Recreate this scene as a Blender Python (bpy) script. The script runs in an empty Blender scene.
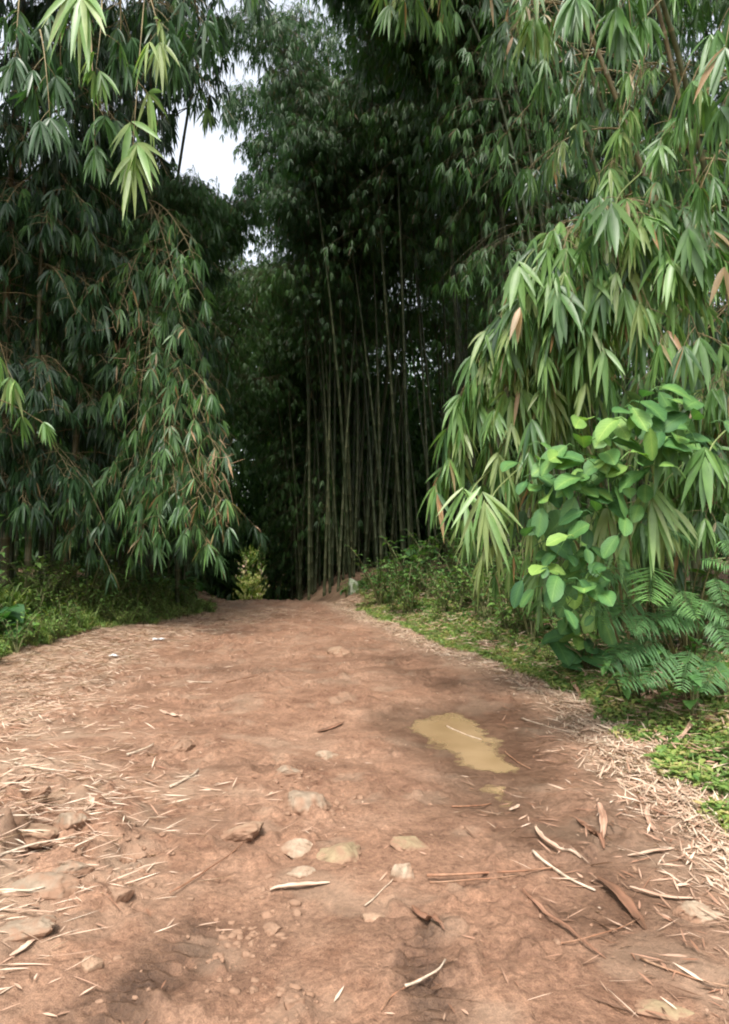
import bpy, math, random
import numpy as np
from mathutils import Vector

SC = bpy.context.scene
COL = SC.collection
rng = np.random.default_rng(7)
PI = math.pi
R_ = math.radians

# ------------------------------------------------------------------ camera geometry
CAM_H, F, U0, V0, HOR = 1.5, 780.0, 364.5, 512.0, 545.0
PITCH = math.atan((HOR - V0) / F)

def P(u, v, Y):
    """point seen at photo position (u, v) at Y metres along the road"""
    cx, cy = (u - U0) / F, (V0 - v) / F
    d = np.array([cx, math.cos(PITCH) - cy * math.sin(PITCH), math.sin(PITCH) + cy * math.cos(PITCH)])
    return np.array([0, 0, CAM_H]) + d * (Y / d[1])

def proj(p):
    x, y, z = p[0], p[1], p[2] - CAM_H
    c, s_ = math.cos(PITCH), math.sin(PITCH)
    dep = max(.1, y * c + z * s_)
    return U0 + F * x / dep, V0 - F * (z * c - y * s_) / dep

def in_gap(p):                       # the opening in the canopy where the sky shows
    u, v = proj(p)
    return ((u - 205) / 40) ** 2 + ((v - 140) / 68) ** 2 < 1 or ((u - 245) / 22) ** 2 + ((v - 50) / 40) ** 2 < 1

# ------------------------------------------------------------------ noise
def _hash(ix, iy, seed):
    h = (ix.astype(np.int64) * 374761393 + iy.astype(np.int64) * 668265263 + seed * 2147483647) & 0xFFFFFFFF
    h = ((h ^ (h >> 13)) * 1274126177) & 0xFFFFFFFF
    return ((h ^ (h >> 16)) & 0xFFFF) / 65535.0

def vnoise(x, y, seed=0):
    x = np.asarray(x, float); y = np.asarray(y, float)
    ix, iy = np.floor(x), np.floor(y)
    fx, fy = x - ix, y - iy
    a = 0
    out = 0
    def g(dx, dy):
        ang = _hash(ix + dx, iy + dy, seed) * 2 * PI
        return np.cos(ang) * (fx - dx) + np.sin(ang) * (fy - dy)
    sx = fx * fx * fx * (fx * (fx * 6 - 15) + 10); sy = fy * fy * fy * (fy * (fy * 6 - 15) + 10)
    n0 = g(0, 0) * (1 - sx) + g(1, 0) * sx
    n1 = g(0, 1) * (1 - sx) + g(1, 1) * sx
    return (n0 * (1 - sy) + n1 * sy) * 1.5

def fbm(x, y, sc, oct=4, seed=0, gain=0.5):
    s, a, t = 0, 1.0, 0
    for k in range(oct):
        s = s + a * vnoise(np.asarray(x) / sc, np.asarray(y) / sc, seed + k * 17)
        t += a; a *= gain; sc *= 0.5
    return s / t * 1.6

def sstep(a, b, x):
    t = np.clip((np.asarray(x, float) - a) / (b - a), 0, 1)
    return t * t * (3 - 2 * t)

# ------------------------------------------------------------------ terrain
_RY = [-20, 0, 4, 7.5, 11, 17.5, 21, 26, 35, 60]
_RX = [1.75, 1.78, 1.85, 2.0, 1.22, -0.15, -1.2, -2.6, -5, -12]
_LX = [-2.9, -3.1, -3.5, -4.3, -4.7, -3.35, -3.7, -5.3, -9.0, -18]

def edges(y):
    return np.interp(y, _RY, _LX), np.interp(y, _RY, _RX)

def H(x, y):
    x = np.asarray(x, float); y = np.asarray(y, float)
    l, r = edges(y)
    drop = -2.9 * sstep(19.5, 44, y) - 1.2 * sstep(40, 90, y)
    dr, dl = x - r, l - x
    out = np.maximum(np.maximum(dr, dl), 0)
    bank = 0.42 * sstep(0.1, 2.2, dr) + 0.48 * sstep(0.0, 1.5, dl) + 0.25 * sstep(2, 8, out)
    bank = bank + (0.35 * sstep(16, 22, y)) * sstep(0, 1.5, dr)
    off = 1 - sstep(0.2, 4.0, out) * (1 - sstep(33, 46, y))
    return drop * off + bank * (1 - sstep(36, 60, y)) + 0.10 * fbm(x, y, 5.0, 2, 3) * sstep(2, 6, np.abs(y))

def ghit(u, v, fn=None):
    fn = fn or H
    lo, hi = 1.0, 70.0
    for Y in np.linspace(1.2, 60, 600):
        p = P(u, v, Y)
        if p[2] < float(fn(p[0], p[1])):
            hi = Y; break
        lo = Y
    for _ in range(30):
        m = (lo + hi) / 2
        p = P(u, v, m)
        if p[2] < float(fn(p[0], p[1])): hi = m
        else: lo = m
    return P(u, v, hi)

_PUD = [(400, 723), (428, 709), (452, 706), (474, 709), (484, 722), (497, 742), (512, 757), (527, 772), (516, 778), (494, 776), (470, 765), (448, 752), (428, 740)]
PUD = np.array([ghit(u, v)[:2] for u, v in _PUD])
_PUD2 = [(483, 782), (500, 780), (510, 790), (506, 800), (492, 799)]
PUD2 = np.array([ghit(u, v)[:2] for u, v in _PUD2])
PUDZ = float(H(*PUD.mean(0))) - 0.012

def poly_sd(poly, x, y):
    """signed distance, negative inside"""
    x = np.asarray(x, float); y = np.asarray(y, float)
    d = np.full(x.shape, 1e9); ins = np.zeros(x.shape, bool)
    n = len(poly)
    for i in range(n):
        a, b = poly[i], poly[(i + 1) % n]
        ex, ey = b - a
        wx, wy = x - a[0], y - a[1]
        t = np.clip((wx * ex + wy * ey) / (ex * ex + ey * ey), 0, 1)
        d = np.minimum(d, np.hypot(wx - t * ex, wy - t * ey))
        c = ((a[1] > y) != (b[1] > y)) & (x < (b[0] - a[0]) * (y - a[1]) / (b[1] - a[1] + 1e-12) + a[0])
        ins ^= c
    return np.where(ins, -d, d)

MOUND = ghit(15, 850)
def edge_e(x, y):
    l, r = edges(y)
    return np.minimum(x - l, r - x) + 0.22 * fbm(x, y, 0.9, 3, 11)

def RD(x, y):
    """road surface"""
    x = np.asarray(x, float); y = np.asarray(y, float)
    h = H(x, y)
    d = 0.030 * fbm(x, y, 1.3, 3, 21) + 0.016 * fbm(x, y, 0.33, 3, 31)
    rough = sstep(-0.25, 0.35, fbm(x, y, 0.8, 2, 41))
    d = d + (0.004 + 0.012 * rough) * fbm(x, y, 0.10, 3, 51)
    cl = fbm(x, y, 0.16, 2, 61)
    d = d + 0.03 * rough * sstep(0.2, 0.5, cl) + 0.006 * fbm(x, y, 0.045, 2, 63) * (.4 + rough)
    l, r = edges(y)
    c = 0.5 * (l + r)
    # wheel tracks
    for k, off in ((0, 1.05), (1, -0.55)):
        xr = r - 0.95 if k == 0 else r - 2.35
        q = x - xr - 0.12 * np.sin(y * 0.6 + k)
        d = d - 0.022 * np.exp(-(q / 0.22) ** 2)
    # mound at the left
    mx, my = x - MOUND[0], y - MOUND[1]
    g = np.exp(-((mx / 0.55) ** 2 + (my / 0.95) ** 2))
    d = d + g * (0.12 + 0.17 * fbm(x, y, 0.35, 3, 71) + 0.05 * fbm(x, y, 0.1, 2, 72))
    # tyre prints
    for (u, v, du, w) in ((150, 975, 0.35, 0.075), (428, 985, -0.05, 0.06)):
        p = TYRE[(u, v)]
        q = (x - p[0]) - du * (y - p[1])
        m = np.exp(-(q / w) ** 4) * (1 - sstep(.22, .5, y - p[1]))
        d = d - m * (0.008 + 0.010 * np.sign(np.sin((y - p[1]) * 95 + 30 * np.abs(q))))
    for poly in (PUD, PUD2):
        sd = poly_sd(poly, x, y) + 0.10 * fbm(x, y, 0.28, 4, 81)
        m = 1 - sstep(0.0, 0.5, sd)
        tgt = PUDZ + np.clip(sd * 0.10, -0.03, 0.03) - h
        d = d * (1 - m) + tgt * m + 0.004 * fbm(x, y, 0.06, 2, 91) * m
    e = edge_e(x, y)
    return h + d - 0.22 * sstep(0.0, 0.6, -e)

TYRE = {(150, 975): ghit(150, 975), (428, 985): ghit(428, 985)}

def GD(x, y):
    x = np.asarray(x, float); y = np.asarray(y, float)
    e = edge_e(x, y)
    return H(x, y) + 0.04 * fbm(x, y, 0.7, 3, 101) + 0.004 - 0.25 * sstep(0.0, 0.5, e)

def S(x, y):
    return np.maximum(RD(x, y), GD(x, y))

# ------------------------------------------------------------------ mesh building
class Geo:
    def __init__(s):
        s.v = []; s.q = []; s.t = []; s.a = []; s.n = 0; s.uv = []
    def add(s, v, quads=None, tris=None, tint=0.5, uv=None):
        v = np.asarray(v, float).reshape(-1, 3)
        s.uv.append(np.zeros((len(v), 2)) if uv is None else uv)
        s.v.append(v)
        s.a.append(np.broadcast_to(np.asarray(tint, float), (len(v),)))
        if quads is not None and len(quads): s.q.append(np.asarray(quads) + s.n)
        if tris is not None and len(tris): s.t.append(np.asarray(tris) + s.n)
        s.n += len(v)
    def mesh(s, name, mat, smooth=True, extra=None):
        v = np.concatenate(s.v) if s.v else np.zeros((0, 3))
        q = np.concatenate(s.q) if s.q else np.zeros((0, 4), int)
        t = np.concatenate(s.t) if s.t else np.zeros((0, 3), int)
        me = bpy.data.meshes.new(name)
        me.vertices.add(len(v)); me.vertices.foreach_set('co', v.astype(np.float32).ravel())
        nl = q.size + t.size
        me.loops.add(nl)
        me.loops.foreach_set('vertex_index', np.concatenate([q.ravel(), t.ravel()]).astype(np.int32))
        me.polygons.add(len(q) + len(t))
        st = np.concatenate([np.arange(len(q)) * 4, q.size + np.arange(len(t)) * 3]).astype(np.int32)
        me.polygons.foreach_set('loop_start', st)
        me.update(calc_edges=True)
        me.polygons.foreach_set('use_smooth', np.full(len(me.polygons), smooth))
        at = me.attributes.new('tint', 'FLOAT', 'POINT')
        at.data.foreach_set('value', np.concatenate(s.a).astype(np.float32) if s.a else [])
        for k, val in (extra or {}).items():
            b = me.attributes.new(k, 'FLOAT', 'POINT'); b.data.foreach_set('value', val.astype(np.float32))
        me.materials.append(mat)
        return me
    def obj(s, name, mat, parent=None, smooth=True, extra=None):
        o = bpy.data.objects.new(name, s.mesh(name, mat, smooth, extra))
        COL.objects.link(o)
        if parent is not None: o.parent = parent
        return o

def tag(o, label=None, cat=None, group=None, kind=None):
    if label: o['label'] = label
    if cat: o['category'] = cat
    if group: o['group'] = group
    if kind: o['kind'] = kind
    return o

def empty(name, loc, label, cat, group=None):
    o = bpy.data.objects.new(name, None)
    o.location = Vector([float(c) for c in loc]); COL.objects.link(o)
    return tag(o, label, cat, group)

def copy_tree(o, parent=None):
    c = o.copy(); COL.objects.link(c); c.parent = parent
    for ch in list(o.children): copy_tree(ch, c)
    return c

def nrm(v):
    v = np.asarray(v, float)
    return v / (np.linalg.norm(v, axis=-1, keepdims=True) + 1e-9)

def tube(g, pts, rad, sides=6, tint=0.5, cap=True):
    pts = np.asarray(pts, float); n = len(pts)
    rad = np.broadcast_to(np.asarray(rad, float), (n,))
    tan = nrm(np.gradient(pts, axis=0))
    ref = np.array([0.31, 0.95, 0.05]) if abs(tan[0][2]) > 0.6 else np.array([0, 0, 1.0])
    s = nrm(np.cross(tan, ref)); b = np.cross(s, tan)
    th = np.arange(sides) * 2 * PI / sides
    ring = pts[:, None] + rad[:, None, None] * (np.cos(th)[None, :, None] * s[:, None] + np.sin(th)[None, :, None] * b[:, None])
    i = np.arange(n - 1)[:, None] * sides; j = np.arange(sides)[None]; k = (j + 1) % sides
    quads = np.stack([i + j, i + k, i + sides + k, i + sides + j], -1).reshape(-1, 4)
    v = ring.reshape(-1, 3)
    tr = []
    if cap:
        v = np.concatenate([v, pts[:1], pts[-1:]])
        a0 = n * sides
        for jj in range(sides):
            kk = (jj + 1) % sides
            tr.append((a0, kk, jj)); tr.append((a0 + 1, (n - 1) * sides + jj, (n - 1) * sides + kk))
    tt = np.asarray(tint, float)
    if tt.ndim: tt = np.concatenate([np.repeat(tt, sides), [tt[0], tt[-1]] if cap else []])
    g.add(v, quads, tr if cap else None, tt)

# leaf templates: (t, half width) stations
T_NEAR = [(0, .05), (.06, .35), (.22, .92), (.42, 1), (.65, .78), (.85, .38), (1, 0.02)]
T_MID = [(0, .08), (.3, 1), (.65, .75), (1, .03)]
T_FAR = [(0, .15), (.35, 1), (1, .05)]
T_BROAD = [(0, .05), (.08, .4), (.25, .82), (.45, .98), (.65, 1), (.82, .78), (.94, .4), (1, 0.05)]
T_OVAL = [(0, .08), (.2, .75), (.45, 1), (.75, .68), (1, .03)]

def leaves(g, pos, d, n, L, W, droop, tint, tpl=T_MID, fold=0.25, wavy=0.0, curl=0.0, rib=0.0):
    pos, d, n = (np.asarray(a, float) for a in (pos, d, n))
    N = len(pos)
    if not N: return
    L, W, droop, tint = (np.broadcast_to(np.asarray(a, float), (N,)) for a in (L, W, droop, tint))
    d = nrm(d)
    side = nrm(np.cross(d, n)); n = np.cross(side, d)
    T = np.array(tpl); m = len(T)
    t, w = T[:, 0], T[:, 1]
    tt = t[None, :, None]
    spine = pos[:, None] + d[:, None] * (L[:, None, None] * tt)
    dz = -(droop * L)[:, None] * (t ** 2)[None]
    spine[..., 2] += dz
    spine = spine - d[:, None] * ((L * np.minimum(droop, .8) * .35)[:, None, None] * tt ** 2)
    if curl: spine = spine + n[:, None] * (curl * L * rng.uniform(-1, 1, N))[:, None, None] * (tt ** 2)
    hw = (W * .5)[:, None] * w[None]
    up = fold * hw
    wob = wavy * hw * np.sin(np.arange(m) * 2.4 + rng.uniform(0, 6, (N, 1)))
    l = spine + side[:, None] * hw[..., None] + n[:, None] * (up + wob)[..., None]
    r = spine - side[:, None] * hw[..., None] + n[:, None] * (up - wob)[..., None]
    v = np.stack([l, spine, r], 2).reshape(N, m * 3, 3)
    q = []
    for k in range(m - 1):
        a = k * 3
        q.append((a, a + 1, a + 4, a + 3)); q.append((a + 1, a + 2, a + 5, a + 4))
    q = np.array(q)[None] + (np.arange(N) * m * 3)[:, None, None]
    g.add(v.reshape(-1, 3), q.reshape(-1, 4), None, np.clip(np.repeat(tint, m * 3) + rib * np.tile([0, 1, 0], N * m), 0, 1), np.stack([np.tile(np.repeat(t, 3), N), np.tile([1, 0, 1], N * m)], -1) if rib else None)

def bez(p0, c, p1, t):
    t = np.asarray(t, float)[..., None]
    return (1 - t) ** 2 * p0 + 2 * t * (1 - t) * c + t ** 2 * p1

DOWN = np.array([0, 0, -1.0])

class LB:                                     # leaf batch
    def __init__(s): s.p = []; s.d = []; s.n = []; s.L = []; s.W = []; s.dr = []; s.t = []
    def fan(s, pos, axis, k, L, tint, spread=.85, droop=(.15, .5), wr=.13, back=.1, perp=None):
        axis = nrm(axis)
        if perp is None: perp = np.cross(axis, rng.normal(size=3))
        perp = nrm(perp)
        a = np.linspace(-1, 1, k) * spread * rng.uniform(.75, 1.1) + rng.normal(0, .1, k)
        d = axis * np.cos(a)[:, None] + perp * np.sin(a)[:, None] + rng.normal(0, .13, (k, 3))
        nn = np.cross(perp, axis)
        if nn[2] < 0: nn = -nn
        nn = nn + rng.normal(0, .3, (k, 3)) + np.array([0, 0, .25])
        Lk = L * (1 - .22 * np.abs(np.linspace(-1, 1, k))) * rng.uniform(.8, 1.12, k)
        s.p.append(pos - axis * (np.abs(a) * back * L)[:, None]); s.d.append(d); s.n.append(nn)
        s.L.append(Lk); s.W.append(Lk * wr * rng.uniform(.85, 1.2, k)); s.dr.append(rng.uniform(*droop, k))
        s.t.append(np.clip(tint + rng.normal(0, .06, k), 0, .78))
    def dry(s, share):
        for t in s.t:
            m = rng.random(len(t)) < share
            t[m] = rng.uniform(.84, 1, m.sum())
        return s
    def emit(s, g, tpl, fold=.25):
        if s.p:
            leaves(g, np.concatenate(s.p), np.concatenate(s.d), np.concatenate(s.n), np.concatenate(s.L), np.concatenate(s.W),
                   np.concatenate(s.dr), np.concatenate(s.t), tpl, fold)

def leafy_branch(gt, lb, p0, p1, arch, nf, L, tint, r0=.012, kl=(5, 9), tw=(.12, .42), t0=.15, droop=(.2, .6), sides=5, spread=.7, tintj=.08, wr=.13, hang=.4):
    p0, p1 = np.asarray(p0, float), np.asarray(p1, float)
    c = (p0 + p1) / 2 + np.array([0, 0, arch]) + rng.normal(0, .05, 3)
    tt = np.linspace(0, 1, 11)
    pts = bez(p0, c, p1, tt)
    tube(gt, pts, np.linspace(r0, r0 * .25, 11), sides, .5)
    tang = nrm(np.gradient(pts, axis=0))
    for k in range(nf):
        t = min(.99, t0 + (1 - t0) * (k + rng.uniform(.2, .9)) / nf)
        b = bez(p0, c, p1, np.array(t)); ta = tang[int(t * 10)]
        sd = nrm(np.cross(ta, [0, 0, 1.0]) + 1e-3) * (1 if k % 2 else -1)
        d = nrm(sd * .7 + ta * .5 + DOWN * .25 + rng.normal(0, .35, 3))
        ln = rng.uniform(*tw) * (1.25 - .6 * t)
        e = b + d * ln + DOWN * (.3 * ln)
        tube(gt, bez(b, b + d * ln * .6, e, np.linspace(0, 1, 4)), np.linspace(r0 * .4, r0 * .18, 4), 4, .5, False)
        lb.fan(e, d * hang + DOWN * .9 + rng.normal(0, .15, 3), int(rng.integers(*kl)), L * rng.uniform(.75, 1.1), tint + rng.normal(0, tintj), spread, droop, wr)
    ta = tang[-1]
    lb.fan(p1, ta * .6 + DOWN * .5, int(rng.integers(*kl)) + 1, L, tint + rng.normal(0, tintj), spread, droop, wr)

# ------------------------------------------------------------------ materials
def newmat(name):
    m = bpy.data.materials.new(name); m.use_nodes = True
    nt = m.node_tree; nt.nodes.clear()
    return m, nt, nt.nodes, nt.links

def ramp(N, stops, interp='LINEAR'):
    r = N.new('ShaderNodeValToRGB'); cr = r.color_ramp; cr.interpolation = interp
    while len(cr.elements) > 1: cr.elements.remove(cr.elements[-1])
    cr.elements[0].position = stops[0][0]; cr.elements[0].color = (*stops[0][1], 1)
    for p, c in stops[1:]:
        e = cr.elements.new(p); e.color = (*c, 1)
    return r

def attr(N, name):
    a = N.new('ShaderNodeAttribute'); a.attribute_name = name; return a

def leaf_mat(name, stops, rough=.42, trans=.3, spec=.5, veins=0.0):
    m, nt, N, K = newmat(name)
    out = N.new('ShaderNodeOutputMaterial'); mix = N.new('ShaderNodeMixShader')
    p = N.new('ShaderNodeBsdfPrincipled'); tr = N.new('ShaderNodeBsdfTranslucent')
    a = attr(N, 'tint'); r = ramp(N, stops)
    K.new(a.outputs['Fac'], r.inputs['Fac'])
    tc = N.new('ShaderNodeTexCoord'); nz = N.new('ShaderNodeTexNoise'); nz.inputs['Scale'].default_value = 9; nz.inputs['Detail'].default_value = 3
    K.new(tc.outputs['Object'], nz.inputs['Vector'])
    mul = N.new('ShaderNodeMix'); mul.data_type = 'RGBA'; mul.blend_type = 'MULTIPLY'; mul.inputs['Factor'].default_value = .5
    r2 = ramp(N, [(.3, (.55, .6, .5)), (.7, (1.25, 1.2, 1.1))])
    K.new(nz.outputs['Fac'], r2.inputs['Fac']); K.new(r.outputs['Color'], mul.inputs['A']); K.new(r2.outputs['Color'], mul.inputs['B'])
    K.new(mul.outputs['Result'], p.inputs['Base Color'])
    g = N.new('ShaderNodeMix'); g.data_type = 'RGBA'; g.blend_type = 'MULTIPLY'; g.inputs['Factor'].default_value = 1; g.inputs['B'].default_value = (1.25, 1.5, .6, 1)
    K.new(mul.outputs['Result'], g.inputs['A']); K.new(g.outputs['Result'], tr.inputs['Color'])
    p.inputs['Roughness'].default_value = rough; p.inputs['Specular IOR Level'].default_value = spec
    mix.inputs['Fac'].default_value = trans
    K.new(p.outputs['BSDF'], mix.inputs[1]); K.new(tr.outputs['BSDF'], mix.inputs[2]); K.new(mix.outputs['Shader'], out.inputs['Surface'])
    return m

M_BAMBOO = leaf_mat('bamboo_leaf', [(0, (.02, .052, .022)), (.3, (.042, .098, .038)), (.55, (.10, .205, .062)), (.72, (.18, .31, .095)), (.8, (.28, .335, .145)), (.85, (.3, .24, .14)), (1, (.42, .23, .12))], .4, .38)
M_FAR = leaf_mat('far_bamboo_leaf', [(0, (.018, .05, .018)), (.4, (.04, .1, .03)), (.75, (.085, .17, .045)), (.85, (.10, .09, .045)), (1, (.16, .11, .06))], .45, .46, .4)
M_BROAD = leaf_mat('broad_leaf', [(0, (.03, .085, .04)), (.4, (.06, .15, .05)), (.7, (.10, .215, .06)), (1, (.2, .33, .08))], .5, .3, .3)
def veined(name, src):
    m = src.copy(); m.name = name; nt = m.node_tree; N = nt.nodes; K = nt.links
    p = next(n for n in N if n.type == 'BSDF_PRINCIPLED')
    lt, ls = attr(N, 'lt'), attr(N, 'ls')
    def mth(op, a, b=None, c=None):
        x = N.new('ShaderNodeMath'); x.operation = op
        for k, v in enumerate((a, b, c)):
            if v is None: continue
            if isinstance(v, (int, float)): x.inputs[k].default_value = v
            else: K.new(v, x.inputs[k])
        return x.outputs[0]
    ph = mth('MULTIPLY', mth('MULTIPLY_ADD', ls.outputs['Fac'], -.28, lt.outputs['Fac']), 8.0)
    d = mth('ABSOLUTE', mth('SUBTRACT', mth('FRACT', ph), .5))
    v1 = mth('SUBTRACT', 1.0, mth('MULTIPLY', mth('MINIMUM', d, .12), 1 / .12))
    v2 = mth('SUBTRACT', 1.0, mth('MULTIPLY', mth('MINIMUM', ls.outputs['Fac'], .07), 1 / .07))
    vein = mth('MAXIMUM', mth('MULTIPLY', v1, .55), v2)
    base = p.inputs['Base Color'].links[0].from_socket
    x = N.new('ShaderNodeMix'); x.data_type = 'RGBA'; x.blend_type = 'MULTIPLY'; x.inputs['B'].default_value = (1.7, 1.45, 1.5, 1)
    K.new(vein, x.inputs['Factor']); K.new(base, x.inputs['A']); K.new(x.outputs['Result'], p.inputs['Base Color'])
    b = N.new('ShaderNodeBump'); b.inputs['Strength'].default_value = .5; b.inputs['Distance'].default_value = .004; b.invert = True
    K.new(vein, b.inputs['Height']); K.new(b.outputs['Normal'], p.inputs['Normal'])
    return m
M_VEIN = veined('round_leaf', M_BROAD)
M_WEED = leaf_mat('weed_leaf', [(0, (.03, .08, .025)), (.4, (.075, .155, .04)), (.7, (.16, .25, .065)), (.9, (.3, .33, .1)), (1, (.42, .34, .16))], .5, .3, .35)
M_FEATHER = leaf_mat('feathery_leaf', [(0, (.04, .10, .04)), (.5, (.085, .185, .065)), (1, (.18, .36, .11))], .5, .25, .3)
M_DRY = leaf_mat('dry_leaf', [(0, (.11, .06, .038)), (.25, (.22, .112, .072)), (.5, (.35, .21, .15)), (.75, (.46, .325, .25)), (1, (.58, .465, .38))], .65, .12, .25)

def culm_mat(name, stops, rough=.4):
    m, nt, N, K = newmat(name)
    out = N.new('ShaderNodeOutputMaterial'); p = N.new('ShaderNodeBsdfPrincipled')
    a = attr(N, 'tint'); r = ramp(N, stops); K.new(a.outputs['Fac'], r.inputs['Fac'])
    tc = N.new('ShaderNodeTexCoord'); mp = N.new('ShaderNodeMapping'); mp.inputs['Scale'].default_value = (14, 14, 2.2)
    nz = N.new('ShaderNodeTexNoise'); nz.inputs['Scale'].default_value = 1.6; nz.inputs['Detail'].default_value = 5
    K.new(tc.outputs['Object'], mp.inputs['Vector']); K.new(mp.outputs['Vector'], nz.inputs['Vector'])
    r2 = ramp(N, [(.32, (.42, .42, .38)), (.55, (1, 1, 1)), (.75, (1.35, 1.3, 1.2))]); K.new(nz.outputs['Fac'], r2.inputs['Fac'])
    mu = N.new('ShaderNodeMix'); mu.data_type = 'RGBA'; mu.blend_type = 'MULTIPLY'; mu.inputs['Factor'].default_value = .75
    K.new(r.outputs['Color'], mu.inputs['A']); K.new(r2.outputs['Color'], mu.inputs['B']); K.new(mu.outputs['Result'], p.inputs['Base Color'])
    p.inputs['Roughness'].default_value = rough; p.inputs['Specular IOR Level'].default_value = .25
    K.new(p.outputs['BSDF'], out.inputs['Surface'])
    return m

M_CULM = culm_mat('bamboo_culm', [(0, (.035, .048, .022)), (.3, (.08, .088, .042)), (.6, (.17, .14, .075)), (.85, (.25, .2, .13)), (1, (.4, .36, .28))])
M_TWIG = culm_mat('twig_bark', [(0, (.07, .1, .035)), (.5, (.2, .16, .08)), (1, (.30, .2, .12))], .6)
M_STICK = culm_mat('dry_stick', [(0, (.12, .05, .03)), (.3, (.26, .13, .075)), (.6, (.36, .25, .165)), (1, (.47, .38, .29))], .65)
M_BARK = culm_mat('tree_bark', [(0, (.08, .06, .045)), (1, (.18, .14, .1))], .8)

def soil_mat(name, road):
    m, nt, N, K = newmat(name)
    out = N.new('ShaderNodeOutputMaterial'); p = N.new('ShaderNodeBsdfPrincipled')
    tc = N.new('ShaderNodeTexCoord')
    def noise(s, d=6, rgh=.6):
        z = N.new('ShaderNodeTexNoise'); z.inputs['Scale'].default_value = s; z.inputs['Detail'].default_value = d; z.inputs['Roughness'].default_value = rgh
        K.new(tc.outputs['Object'], z.inputs['Vector']); return z
    def mixc(f, a, b, mode='MIX'):
        x = N.new('ShaderNodeMix'); x.data_type = 'RGBA'; x.blend_type = mode
        for v, s in ((f, 'Factor'), (a, 'A'), (b, 'B')):
            if isinstance(v, (int, float)): x.inputs[s].default_value = v
            elif isinstance(v, tuple): x.inputs[s].default_value = (*v, 1)
            else: K.new(v, x.inputs[s])
        return x.outputs['Result']
    n1, n2, n3, n4 = noise(1.1, 5), noise(6, 8, .65), noise(38, 6, .7), noise(170, 3)
    if road:
        c = ramp(N, [(.3, (.158, .085, .053)), (.5, (.198, .112, .071)), (.68, (.245, .150, .100))])
    else:
        c = ramp(N, [(.3, (.08, .05, .03)), (.5, (.15, .095, .058)), (.7, (.25, .17, .11))])
    K.new(n1.outputs['Fac'], c.inputs['Fac'])
    c2 = ramp(N, [(.33, (.68, .62, .58)), (.5, (1, 1, 1)), (.68, (1.25, 1.24, 1.22))]); K.new(n2.outputs['Fac'], c2.inputs['Fac'])
    col = mixc(.85, c.outputs['Color'], c2.outputs['Color'], 'MULTIPLY')
    c3 = ramp(N, [(.36, (.45, .4, .36)), (.48, (1, 1, 1)), (.62, (1.45, 1.45, 1.42))]); K.new(n3.outputs['Fac'], c3.inputs['Fac'])
    col = mixc(.58, col, c3.outputs['Color'], 'MULTIPLY')
    c4 = ramp(N, [(.40, (.6, .55, .5)), (.5, (1, 1, 1)), (.60, (1.5, 1.48, 1.42))]); K.new(n4.outputs['Fac'], c4.inputs['Fac'])
    col = mixc(.4, col, c4.outputs['Color'], 'MULTIPLY')
    rough = None
    if road:
        pale = attr(N, 'pale'); damp = attr(N, 'damp')
        col = mixc(pale.outputs['Fac'], col, (.27, .19, .13))
        dk = mixc(.92, col, (.34, .34, .33), 'MULTIPLY')
        col = mixc(damp.outputs['Fac'], col, dk)
        mr = N.new('ShaderNodeMapRange'); mr.inputs['To Min'].default_value = .85; mr.inputs['To Max'].default_value = .42
        K.new(damp.outputs['Fac'], mr.inputs['Value']); K.new(mr.outputs['Result'], p.inputs['Roughness'])
    else:
        p.inputs['Roughness'].default_value = .9
    K.new(col, p.inputs['Base Color'])
    b = N.new('ShaderNodeBump'); b.inputs['Strength'].default_value = .8; b.inputs['Distance'].default_value = .018
    ad = N.new('ShaderNodeMath'); ad.operation = 'MULTIPLY_ADD'; ad.inputs[1].default_value = .35
    K.new(n4.outputs['Fac'], ad.inputs[0]); K.new(n3.outputs['Fac'], ad.inputs[2])
    K.new(ad.outputs[0], b.inputs['Height']); K.new(b.outputs['Normal'], p.inputs['Normal'])
    p.inputs['Specular IOR Level'].default_value = .25
    K.new(p.outputs['BSDF'], out.inputs['Surface'])
    return m

M_ROAD = soil_mat('red_clay', True)
M_SOIL = soil_mat('forest_soil', False)

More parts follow.
